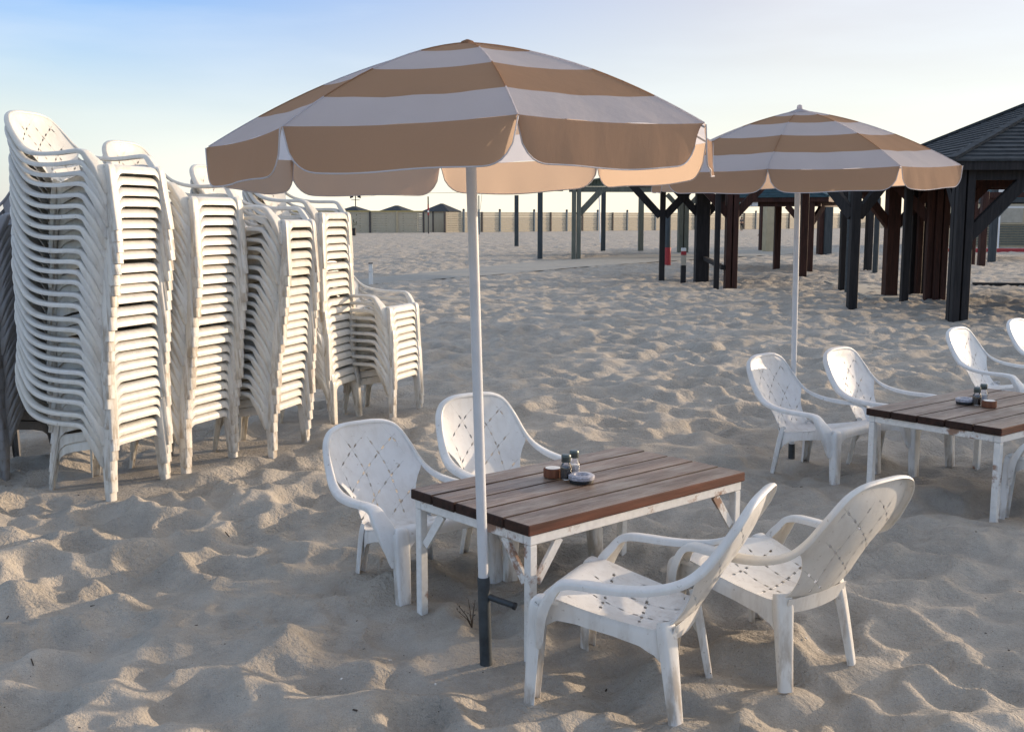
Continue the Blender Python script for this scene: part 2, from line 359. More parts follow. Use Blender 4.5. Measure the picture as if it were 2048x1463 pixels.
# ------------------------------------------------------------------ sand relief
CELL, NT_ = 0.0150, 800            # a 12 m repeating relief patch
def box_blur(a, k):
    for ax in (0, 1):
        s_ = np.zeros_like(a)
        for d in range(-k, k+1): s_ += np.roll(a, d, ax)
        a = s_/(2*k+1)
    return a
def vnoise(n, cells):
    g = RNG.standard_normal((cells, cells)); t = np.arange(n)/n*cells; i = t.astype(int); f = t-i; f = f*f*(3-2*f)
    j = (i+1) % cells; a = g[i][:, i]; b = g[i][:, j]; c = g[j][:, i]; d = g[j][:, j]
    fx, fy = f[None, :], f[:, None]
    return (a*(1-fx)+b*fx)*(1-fy)+(c*(1-fx)+d*fx)*fy
def relief():
    # trampled sand: hollows scooped side by side, meeting in sharp crests
    def scoops(n, half, c0, c1, zs, lo, cap):
        ar = np.arange(-half, half+1)*CELL; X, Y = np.meshgrid(ar, ar); h = np.full((NT_, NT_), cap)
        for _ in range(n):
            cx, cy = RNG.integers(0, NT_, 2); th = RNG.uniform(0, math.pi); k = RNG.uniform(lo, 1.0); c = RNG.uniform(c0, c1)
            u = X*math.cos(th)+Y*math.sin(th); v = -X*math.sin(th)+Y*math.cos(th); u = u+0.25*v*v/(half*CELL)
            p = RNG.normal(0, zs)+c*(u*u*k*k+v*v)+RNG.normal(0, .06)*u
            i = np.ix_((cy+np.arange(-half, half+1)) % NT_, (cx+np.arange(-half, half+1)) % NT_); h[i] = np.minimum(h[i], p)
        return h
    big = scoops(2300, 24, 2.4, 4.6, .014, .45, .080)
    old = box_blur(scoops(1300, 30, 1.6, 3.0, .014, .5, .07), 2)
    mixm = np.clip(vnoise(NT_, 10)*.7+1.0, .15, 1)
    big = box_blur(big, 1)*mixm+old*(1-mixm)
    small = scoops(9000, 9, 2.6, 4.6, .005, .45, .020)
    pm = np.clip(vnoise(NT_, 12)*.9+.35, .08, 1)
    h = 0.016*vnoise(NT_, 9)+0.010*vnoise(NT_, 19)+big*1.2+pm*small*1.1
    h += pm*(0.0016*vnoise(NT_, 160)+0.0012*vnoise(NT_, 270))
    return h-h.mean()
REL = relief()
def samp(x, y):
    fx = (x/CELL) % NT_; fy = (y/CELL) % NT_
    i = np.floor(fx).astype(int) % NT_; j = np.floor(fy).astype(int) % NT_; a = fx-np.floor(fx); b = fy-np.floor(fy); i1 = (i+1) % NT_; j1 = (j+1) % NT_
    return (REL[j, i]*(1-a)+REL[j, i1]*a)*(1-b)+(REL[j1, i]*(1-a)+REL[j1, i1]*a)*b
PATH_L = [(700, 573), (800, 563), (960, 552), (1150, 535), (1320, 523), (1500, 512), (1640, 505)]
PATH_U = [(700, 560), (800, 550), (940, 536), (1080, 522), (1150, 518), (1330, 505), (1500, 499), (1640, 496)]
PLW = [G(*p) for p in PATH_L]; PUW = [G(*p) for p in PATH_U]
def path_mask(x, y):
    lo_ = np.interp(x, [p.x for p in PLW], [p.y for p in PLW]); up = np.interp(x, [p.x for p in PUW], [p.y for p in PUW])
    return np.clip((y-lo_)/1.2+0.6, 0, 1)*np.clip((up-y)/1.2+0.6, 0, 1)*np.clip((x+9)/2, 0, 1)*np.clip((22-x)/3, 0, 1)
def ground(x, y):
    x = np.asarray(x, float); y = np.asarray(y, float)
    ca, sa = math.cos(0.6), math.sin(0.6)
    h = samp(x+3.1, y+1.7)*0.85+samp((x*ca-y*sa)*1.5+5, (x*sa+y*ca)*1.5)*0.28
    amp = np.interp(y, [5.5, 10, 24], [1.25, 1.05, .95])
    h = h*amp
    return h*(1-path_mask(x, y))-0.03*path_mask(x, y)
FLAT = [(G(972, 1325), .30, -.005), (G(1583, 914), .25, 0.0)]
for q0, q1 in (((217, 1000), (338, 958)), ((368, 950), (472, 915)), ((545, 915), (625, 880)), ((655, 859), (735, 826)), ((773, 842), (855, 812))):
    d_ = (G(*q1)-G(*q0)).normalized(); FLAT.append(((G(*q0)+G(*q1))/2-Vector((d_.y, -d_.x, 0))*.25, .46, .0))
_ground = ground
def ground(x, y):
    h = _ground(x, y)
    for p, r, z in FLAT:
        m = np.exp(-(((x-p.x)**2+(y-p.y)**2)/r**2)**2); h = h*(1-m)+z*m
    return h
def gz(x, y): return float(ground(np.array([x]), np.array([y]))[0])

SEATS = [
    (-.415, 4.965, -142, 5.0, -.058, (1, 1, 1), 'white plastic armchair at the left corner of the near table, left of the umbrella pole'),
    (.070, 5.27, -145, 0, -.005, (1, .995, .98), 'white plastic armchair behind the umbrella pole, its back bright with sun'),
    (.400, 3.800, 64, 0, .012, (.99, .98, .96), 'white plastic armchair nearest the camera, seen from behind at the near table'),
    (.975, 4.075, 38.5, 0, .022, (.97, .945, .90), 'cream white armchair with a stained rear leg, right of the nearest chair'),
    (2.085, 7.13, -137, 0, -.02, (1, 1, 1), 'white armchair at the left corner of the far table, beside the second umbrella pole'),
    (2.67, 7.36, -137, 0, .0, (1, 1, 1), 'white armchair tucked behind the far table, second from its left corner'),
    (4.085, 8.77, -137.5, 0, .0, (1, 1, 1), 'white armchair standing behind the far table with its arm over the shakers'),
    (4.97, 9.62, -137, 0, .0, (1, 1, 1), 'white armchair cut by the right edge of the photo, farthest back'),
    (3.15, 6.02, 40, 0, .0, (1, 1, 1), 'white armchair at the near side of the far table, only its leg in view'),
]
FEET = []
for x, y, yaw, *_ in SEATS:
    ca, sa = math.cos(R(yaw)), math.sin(R(yaw)); FEET += [(x+a*ca-b_*sa, y+a*sa+b_*ca) for a, b_ in ((.264, .25), (-.264, .25), (.2, -.285), (-.2, -.285))]
def heaped(x, y):     # sand pushed up round the feet
    h = ground(x, y)
    for k, (px, py) in enumerate(FEET):
        h = h*(1-.85*np.exp(-(((x-px)**2+(y-py)**2)/.17**2)**2))
        d2 = (x-px)**2+(y-py)**2; w_ = .055+.02*math.sin(k*2.3); h = h+np.where(d2 < .09, (.013+.007*math.sin(k*1.7))*np.exp(-d2/w_**2)-.010*np.exp(-((np.sqrt(d2)-.15)/.05)**2), 0)
    return h
def make_sand():
    nr, nc = 1250, 820; y0 = -1.0
    k = np.linspace(0, 1, nr); r = 1.9*np.exp(k*math.log(1000/1.9)); r[-1] = 9000
    q = np.linspace(-1, 1, nc); t = 0.95*q+1.35*q**5
    Rr, T = np.meshgrid(r, t, indexing='ij'); X = Rr*T; Y = Rr+y0
    fade = np.clip((300-Rr)/250, 0, 1)
    Z = heaped(X, Y)*fade
    V = np.stack([X, Y, Z], -1).reshape(-1, 3)
    i, j = np.meshgrid(np.arange(nr-1), np.arange(nc-1), indexing='ij'); a = (i*nc+j).ravel()
    F = np.stack([a, a+1, a+nc+1, a+nc], -1)
    # the same sheet carried on, flat, behind and beside
    o = len(V); e = [(-9000, -400, -0.12), (9000, -400, -0.12), (9000, 9100, -0.12), (-9000, 9100, -0.12)]
    V = np.vstack([V, np.array(e, float)]); F = np.vstack([F, [[o, o+1, o+2, o+3]]])
    me = bpy.data.meshes.new('sand'); me.vertices.add(len(V)); me.vertices.foreach_set('co', V.ravel())
    me.loops.add(F.size); me.loops.foreach_set('vertex_index', F.ravel().astype(np.int32))
    me.polygons.add(len(F)); me.polygons.foreach_set('loop_start', np.arange(0, F.size, 4, dtype=np.int32)); me.polygons.foreach_set('loop_total', np.full(len(F), 4, np.int32))
    me.polygons.foreach_set('use_smooth', np.ones(len(F), bool)); me.update(); me.validate()
    me.materials.append(M['sand']); ob = bpy.data.objects.new('sand', me); COL.objects.link(ob); tag(ob, kind='structure')
make_sand()

# the hard-packed path across the beach
b = MB(); n = 60; xs = np.linspace(-7.5, 20, n)
lo_ = np.interp(xs, [p.x for p in PLW], [p.y for p in PLW]); up_ = np.interp(xs, [p.x for p in PUW], [p.y for p in PUW])
b.add([(xs[i], lo_[i]+(up_[i]-lo_[i])*t, 0.004+0.03*math.sin(t*math.pi)*(1+0.5*math.sin(xs[i]*1.7+t*4))) for i in range(n) for t in np.linspace(0, 1, 9)],
      [(i*9+j, (i+1)*9+j, (i+1)*9+j+1, i*9+j+1) for i in range(n-1) for j in range(8)])
tag(b.build('path', M['path'], smooth=60), kind='structure')

# ------------------------------------------------------------------ the moulded chair
def catmull(P, n):
    P = np.asarray(P, float); m = len(P); t = np.linspace(0, m-1, n); i = np.minimum(t.astype(int), m-2); f = (t-i)[:, None]
    p0 = P[np.maximum(i-1, 0)]; p1 = P[i]; p2 = P[i+1]; p3 = P[np.minimum(i+2, m-1)]
    return 0.5*((2*p1)+(-p0+p2)*f+(2*p0-5*p1+4*p2-p3)*f**2+(-p0+3*p1-3*p2+p3)*f**3)
class Surf:
    """thin moulded sheets; faces carry a part name, thickness is grown inwards"""
    def __init__(s): s.parts = {}
    def grid(s, P, part_of_row, th, hole=None, flip=False, uv=None):
        nr, nc = P.shape[:2]
        gu = np.gradient(P, axis=0); gv = np.gradient(P, axis=1); N = np.cross(gu, gv); N /= np.linalg.norm(N, axis=-1, keepdims=True)+1e-12
        if flip: N = -N
        Q = P-N*th
        cells = {}
        for i in range(nr-1):
            for j in range(nc-1):
                if hole is None or (i, j) not in hole: cells[(i, j)] = part_of_row(i)
        for part in set(cells.values()):
            vid = {}; V = []; F = []; U = []
            def vv(i, j, k):
                if (i, j, k) not in vid: vid[(i, j, k)] = len(V); V.append((P if k == 0 else Q)[i, j]); U.append(None if uv is None else tuple(uv[i, j]))
                return vid[(i, j, k)]
            for (i, j), pt in cells.items():
                if pt != part: continue
                q = [(i, j), (i, j+1), (i+1, j+1), (i+1, j)]
                if not flip: q = q[::-1]
                q = q[::-1]
                F.append([vv(*c, 0) for c in q]); F.append([vv(*c, 1) for c in q[::-1]])
                for (di, dj), (a, b_) in (((-1, 0), ((i, j), (i, j+1))), ((1, 0), ((i+1, j), (i+1, j+1))), ((0, -1), ((i, j), (i+1, j))), ((0, 1), ((i, j+1), (i+1, j+1)))):
                    if (i+di, j+dj) not in cells: F.append([vv(*a, 0), vv(*b_, 0), vv(*b_, 1), vv(*a, 1)])
            mb = s.parts.setdefault(part, MB()); o0 = len(mb.v); mb.add(V, F, 0 if uv is None else 1)
            if uv is not None: mb.uv.update({o0+i: u for i, u in enumerate(U)})
def channel(P, N, w, d, n):
    P = catmull(P, n); N = catmull(N, n); w = catmull(np.asarray(w)[:, None], n)[:, 0]; d = catmull(np.asarray(d)[:, None], n)[:, 0]
    T = np.gradient(P, axis=0); T /= np.linalg.norm(T, axis=1, keepdims=True)
    N = N-T*(N*T).sum(1, keepdims=True); N /= np.linalg.norm(N, axis=1, keepdims=True); Wd = np.cross(T, N)
    rows = []
    for i in range(n):
        h, dd = w[i]/2, d[i]; r = min(0.011, dd*0.8, h*0.6)
        sec = [(-h, -dd), (-h, -r), (-h+0.13*r, -0.5*r), (-h+0.45*r, -0.13*r), (-h+r, 0), (0, 0.0015), (h-r, 0), (h-0.45*r, -0.13*r), (h-0.13*r, -0.5*r), (h, -r), (h, -dd)]
        rows.append([P[i]+Wd[i]*a+N[i]*b_ for a, b_ in sec])
    return np.array(rows)
KEY = np.array([  # centre y, centre z, half width, edge y, edge z : top of the back down to the front lip
    (-.492,.787,.122,-.489,.784), (-.4915,.776,.163,-.483,.772), (-.488,.755,.195,-.473,.751), (-.480,.71,.224,-.451,.708), (-.460,.65,.243,-.415,.648),
    (-.430,.59,.254,-.375,.590), (-.400,.54,.245,-.347,.545), (-.368,.49,.207,-.327,.495), (-.332,.43,.177,-.302,.435), (-.297,.37,.169,-.270,.375),
    (-.262,.325,.175,-.235,.333), (-.215,.303,.190,-.190,.314), (-.15,.300,.205,-.14,.320), (-.05,.315,.222,-.05,.337), (.06,.342,.235,.06,.360),
    (.14,.367,.243,.14,.380), (.195,.384,.247,.192,.387), (.228,.381,.248,.225,.379), (.243,.362,.246,.241,.360), (.246,.335,.244,.244,.334)])
def make_chair():
    root = empty('plastic_armchair', (0, 0, 0)); sf = Surf()
    nr, nc = 104, 49; K = catmull(KEY, nr); uu = np.linspace(-1, 1, nc)
    P = np.zeros((nr, nc, 3))
    for i in range(nr):
        cy, cz, hw, ey, ez = K[i]; t2 = np.abs(uu)**2.2
        P[i, :, 0] = uu*hw; P[i, :, 1] = cy+(ey-cy)*t2; P[i, :, 2] = cz+(ez-cz)*t2
    arc = np.r_[0, np.cumsum(np.linalg.norm(np.diff(P[:, nc//2], axis=0), axis=1))]
    isplit = int(np.argmin(np.abs(K[:, 1]-0.318)[:70]))
    sb = arc[isplit]
    UV = np.stack([P[:, :, 0], np.repeat(arc[:, None], nc, 1)], -1)
    MP = mat_plastic(float(sb))
    # the front lip turns down at both ends to meet the legs
    for i in range(nr):
        k = np.clip((arc[i]-arc[-1]+.115)/.115, 0, 1); t = np.clip((np.abs(uu)-.62)/.38, 0, 1)
        P[i, :, 2] -= .085*k**1.5*t**2.2; P[i, :, 0] *= 1-.02*k*t; P[i, :, 1] -= .004*k*t
    sf.grid(P, lambda i: 'backrest' if i < isplit else 'seat', 0.0035, uv=UV)
    # bead of the back, arms and front legs: one moulded channel each side
    path = [(0,-.497,.796),(.07,-.4965,.795),(.126,-.493,.788),(.174,-.485,.770),(.205,-.474,.745),(.230,-.453,.704),(.249,-.417,.648),(.262,-.377,.592),(.276,-.325,.543),(.288,-.26,.514),
            (.298,-.18,.497),(.304,-.08,.489),(.308,.02,.489),(.309,.085,.486),(.307,.128,.470),(.304,.160,.432),(.296,.190,.388),(.288,.209,.338),(.283,.218,.29),(.281,.219,.25),(.277,.222,.22)]
    nor = [(0,.25,.95),(0,.25,.95),(.1,.3,.9),(.35,.42,.8),(.6,.5,.6),(.68,.58,.42),(.68,.6,.38),(.62,.55,.5),(.42,.42,.78),(.2,.25,.93),
           (.1,.12,.98),(.05,.03,1),(.04,.0,1),(.05,.25,.95),(.1,.75,.66),(.12,.91,.38),(.2,.93,.30),(.32,.92,.22),(.42,.90,.15),(.5,.86,.12),(.5,.86,.1)]
    w = [.034,.034,.034,.035,.036,.037,.038,.040,.044,.047,.051,.053,.054,.055,.062,.074,.086,.090,.080,.062,.044]
    d = [.012,.012,.012,.012,.012,.012,.013,.015,.018,.021,.023,.024,.024,.025,.028,.034,.038,.036,.032,.026,.020]
    mir = np.array([-1, 1, 1]); pa, na = np.array(path), np.array(nor)
    C = channel(np.vstack([pa[::-1]*mir, pa[1:]]), np.vstack([na[::-1]*mir, na[1:]]), w[::-1]+w[1:], d[::-1]+d[1:], 201)
    def part(i):
        k, sx = (100-i-1, -1) if i < 100 else (i-100, 1)
        return 'backrest' if k < 40 else ('armrest%d' % sx if k < 73 else 'front%d' % sx)
    sf.grid(C, part, 0.0035, flip=True)
    for sx in (1, -1):
        m = np.array([sx, 1, 1])
        fl_ = np.array([(.222,.150,.3775),(.238,.212,.3885),(.2435,.238,.380),(.247,.2475,.345),(.251,.2505,.25),(.258,.255,.12),(.264,.259,0)])*m
        C = channel(fl_, np.array([(0,-.1,.99),(0,.16,.98),(.02,.72,.69),(.05,.985,.15),(.08,.99,.06),(.1,.99,.05),(.1,.99,.05)])*m, [.046,.056,.062,.068,.068,.064,.060], [.012,.020,.034,.046,.047,.043,.039], 46)
        sf.grid(C, lambda i: 'front%d' % sx, 0.0035, flip=(sx > 0))
        lp = np.array([(.168,-.228,.345),(.176,-.240,.30),(.186,-.255,.21),(.197,-.271,.10),(.206,-.285,0)])*m
        C = channel(lp, np.array([(.38,-.92,.1)]*5)*m, [.060,.064,.058,.051,.046], [.026,.032,.031,.028,.025], 24)
        sf.grid(C, lambda i: 'rear%d' % sx, 0.0035, flip=(sx > 0))
        # side skirt of the seat
        ys = np.linspace(-.232, .195, 30); ex = np.interp(ys, K[isplit:, 3], K[isplit:, 2]); ez = np.interp(ys, K[isplit:, 3], K[isplit:, 4])
        hh = np.interp(ys, [-.232, -.19, -.14, -.05, .08, .15, .195], [.15, .085, .060, .052, .055, .068, .10])
        Q = np.zeros((30, 5, 3))
        for k, t in enumerate(np.linspace(0, 1, 5)):
            Q[:, k, 0] = sx*(ex-0.002+0.010*np.sqrt(t)); Q[:, k, 1] = ys; Q[:, k, 2] = ez-0.001-hh*t
        sf.grid(Q, lambda i: 'seat', 0.0033, flip=(sx > 0))
    Q = np.zeros((15, 4, 3)); xs_ = np.linspace(-.172, .172, 15)
    for k, t in enumerate(np.linspace(0, 1, 4)):
        Q[:, k, 0] = xs_; Q[:, k, 1] = -.262+.012*t+.012*(xs_/.17)**2; Q[:, k, 2] = .328-.062*t+.012*(xs_/.17)**2*t
    sf.grid(Q, lambda i: 'seat', 0.0033)
    for part, name in (('backrest', 'backrest'), ('seat', 'seat'), ('armrest1', 'armrest'), ('armrest-1', 'armrest'), ('front1', 'leg'), ('front-1', 'leg'), ('rear1', 'leg'), ('rear-1', 'leg')):
        sf.parts[part].build(name, [M['plastic'], MP], root, smooth=38)
    return root
CHAIR = make_chair(); chair_used = [False]
def place_chair(x, y, z, yaw, label, group, tint=(1, 1, 1), pitch=0.0, roll=0.0):
    o = CHAIR if not chair_used[0] else copy_tree(CHAIR)
    chair_used[0] = True
    o.location = (x, y, z); o.rotation_euler = (R(pitch), R(roll), R(yaw)); tag(o, label, 'chair', group); paint(o, tint); return o
def seat_z(x, y, yaw):
    ca, sa = math.cos(R(yaw)), math.sin(R(yaw))
    return float(np.mean([gz(x+a*ca-b_*sa, y+a*sa+b_*ca) for a, b_ in ((.28, .25), (-.28, .25), (.2, -.28), (-.2, -.28))]))

GT = 'white plastic armchairs set round the tables'
for x, y, yaw, pitch, dz, tint, lab in SEATS:
    place_chair(x, y, .2*seat_z(x, y, yaw)+dz-.012, yaw, lab, GT, tint, pitch)

ORD = ['lowest', 'second', 'third', 'fourth', 'fifth', 'sixth', 'seventh', 'eighth', 'ninth', 'tenth', 'eleventh', 'twelfth', 'thirteenth', 'fourteenth', 'fifteenth', 'sixteenth',
       'seventeenth', 'eighteenth', 'nineteenth', 'twentieth', 'twenty-first', 'twenty-second', 'twenty-third', 'twenty-fourth', 'twenty-fifth', 'twenty-sixth', 'twenty-seventh', 'twenty-eighth']
def stack(fl, fr, n, step, where, tint, lean=0.0, pit=0.0, group='white plastic armchairs in tall stacks'):
    """fl, fr: ground points of the two front feet as seen (left one, right one)"""
    d = (fr-fl).normalized(); f = Vector((d.y, -d.x, 0))     # facing
    c = (fl+fr)/2-f*0.25; yaw = math.degrees(math.atan2(-f.x, f.y))
    z0 = seat_z(c.x, c.y, yaw)-.015; z = z0; dx = dy = dw = 0.0
    gaps = [random.uniform(.92, 1.06)*(1.25 if random.random() < .13 else 1) for _ in range(n)]; gs = (n-1)/sum(gaps[:-1])
    for k in range(n):
        t = k/max(1, n-1)
        lab = ('topmost' if k == n-1 else ORD[k])
        if k == 0: lab = 'lowest white armchair, feet in the sand, of the %s' % where
        elif k == n-1: lab = 'topmost white armchair of the %s' % where
        else: lab = 'white armchair, %s up, %s' % (ORD[k], where)
        if tint[0] < .8: lab = lab.replace('white armchair', 'shade-tinted armchair')
        q = random.uniform(.90, 1.0); ye = random.uniform(0, .05)
        dx = dx*.93+random.gauss(0, .0045); dy = dy*.93+random.gauss(0, .0045); dw = dw*.9+random.gauss(0, .7)
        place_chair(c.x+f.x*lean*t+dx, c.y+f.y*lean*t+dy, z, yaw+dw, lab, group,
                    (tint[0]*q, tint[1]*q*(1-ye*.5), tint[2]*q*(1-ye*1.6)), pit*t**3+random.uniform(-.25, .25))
        z += step*gaps[k]*gs
stack(G(217, 1000), G(338, 958), 26, .0648, 'tallest stack at front left', (.98, .975, .95), .105, 5)
stack(G(368, 950), G(472, 915), 23, .066, 'second stack from the left', (.97, .955, .92), .13, 2)
stack(G(545, 915), G(625, 880), 21, .0655, 'stack under the near umbrella edge', (.97, .955, .92), .12, 1)
stack(G(655, 859), G(735, 826), 21, .068, 'leaning stack beside the shortest', (.95, .92, .86), -.07, 0)
stack(G(773, 842), G(855, 812), 10, .064, 'shortest stack beside the open sand', (.98, .97, .94), -.02, 0)
stack(Vector((-3.84, 7.22, 0)), Vector((-3.33, 6.98, 0)), 20, .066, 'shaded stack at the left edge', (.30, .30, .32), .03, 0)  # white chairs too; the dark tint paints in the tallest stack's shade

# ------------------------------------------------------------------ tables
def make_table(c, ang, L, Wd, zt, braces, label, nplank=5):
    root = empty('slatted_table', (c[0], c[1], gz(*c[:2])), R(ang)); z0 = root.location.z; top = zt-z0
    tag(root, label, 'table', 'slatted wooden tables')
    b = MB(); pw = Wd/nplank; th = .042
    for k in range(nplank):
        y = -Wd/2+pw*(k+.5); b.box((random.uniform(-.004, .004), y, top-th/2+random.uniform(-.001, .001)), (L, pw-.009, th), 0, 0, .004)
    # the oiled long edges keep their red colour
    o = b.build('tabletop', [M['plank'], M['plank_edge'], M['plank_side']], root)
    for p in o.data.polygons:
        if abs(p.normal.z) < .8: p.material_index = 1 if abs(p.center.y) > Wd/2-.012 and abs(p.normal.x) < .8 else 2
    fz = top-th-.0015
    b = MB(); ix, iy = L/2-.035, Wd/2-.035; t = .04
    for s_ in (1, -1):
        b.box((0, s_*iy, fz-t/2), (L-.07+t, t, t), 0, 0, .003); b.box((s_*ix, 0, fz-t/2), (t, Wd-.07-t-.004, t), 0, 0, .003)
    b.build('frame', M['steel'], root)
    for sx in (1, -1):
        for sy in (1, -1):
            px, py = sx*ix, sy*iy; w = root.matrix_basis @ Vector((px, py, 0))
            zb = gz(w.x, w.y)-z0-.05
            MB().box((px, py, (fz-t-.002+zb)/2), (.037, .037, fz-t-.002-zb), 0, 0, .003).build('leg', M['steel'], root)
            if braces:
                for ax in (0, 1):
                    q = MB(); dirv = Vector((-sx, 0, 0)) if ax == 0 else Vector((0, -sy, 0)); base = Vector((px, py, fz-t-.003))
                    p0 = base+dirv*.150; p1 = base+Vector((0, 0, -.155))+dirv*.030
                    q.beam(p0, p1, .014, .036, up=(0, 0, 1))
                    q.build('corner_brace', M['steel'], root)
    return root
T1 = make_table((.3155, 4.706), 41.4, 1.335, .765, .55, True, 'brown slatted table with white braced steel legs, beside the near umbrella pole')
T2 = make_table((2.945, 6.63), 38.6, 1.335, .86, .55, False, 'brown slatted table with plain white legs, cut by the right edge')

def shaker(p, what, label):
    r = empty('table_shaker', p); tag(r, label, 'shaker', 'shakers on the tables')
    MB().lathe([(.020, .001), (.0255, .004), (.0265, .05), (.025, .062), (.0185, .073), (.0175, .083)], n=20).build('jar', M['glass'], r, 40)
    MB().lathe([(.019, .004), (.0235, .006), (.0245, .045 if what == 'salt' else .058), (.012, .050 if what == 'salt' else .062)], n=20).build('filling', M[what], r, 40)
    MB().lathe([(.0205, .080), (.0215, .082), (.0205, .094), (.0215, .096), (.0215, .108), (.018, .113), (.006, .114)], n=20).build('lid', M['lid'], r, 40)
def ashtray(p, label):
    r = empty('ashtray', p); tag(r, label, 'ashtray', 'round ashtrays on the tables')
    MB().lathe([(.050, .001), (.054, .003), (.054, .014), (.010, .0155)], n=32).build('base', M['black'], r, 40)
    MB().lathe([(.020, .017), (.026, .024), (.034, .036), (.050, .037), (.0575, .032), (.0585, .022), (.056, .016), (.030, .0158)], n=36).build('ring', M['ash'], r, 50)
def round_box(p, label):
    r = empty('round_wooden_box', p); tag(r, label, 'wooden box', 'round wooden boxes on the tables')
    MB().lathe([(.040, .001), (.043, .003), (.043, .037), (.041, .0395), (.005, .0398)], n=32).build('body', M['boxwood'], r, 40)
    MB().lathe([(.034, .041), (.0345, .0425), (.004, .0435)], n=32).build('lid', M['cork'], r, 40)
zt = .5515
round_box(G(1106, 953, zt), 'round brown box with a pale lid on the near table, left of the shakers')
shaker(G(1132, 958, zt), 'pepper', 'pepper shaker on the near table, between the box and the ashtray')
shaker(G(1148, 949, zt), 'salt', 'salt shaker on the near table, behind the pepper')
ashtray(G(1163, 964, zt), 'grey speckled round ashtray on the near table, in front of the shakers')
ashtray(G(1930, 807, zt), 'round ashtray on the far table, left of the shakers')
shaker(G(1953, 810, zt), 'pepper', 'pepper shaker on the far table, beside the ashtray')
shaker(G(1966, 803, zt), 'salt', 'salt shaker on the far table, behind the pepper and the brown box')
round_box(G(1978, 814, zt), 'plain brown round box on the far table, right of the shakers')

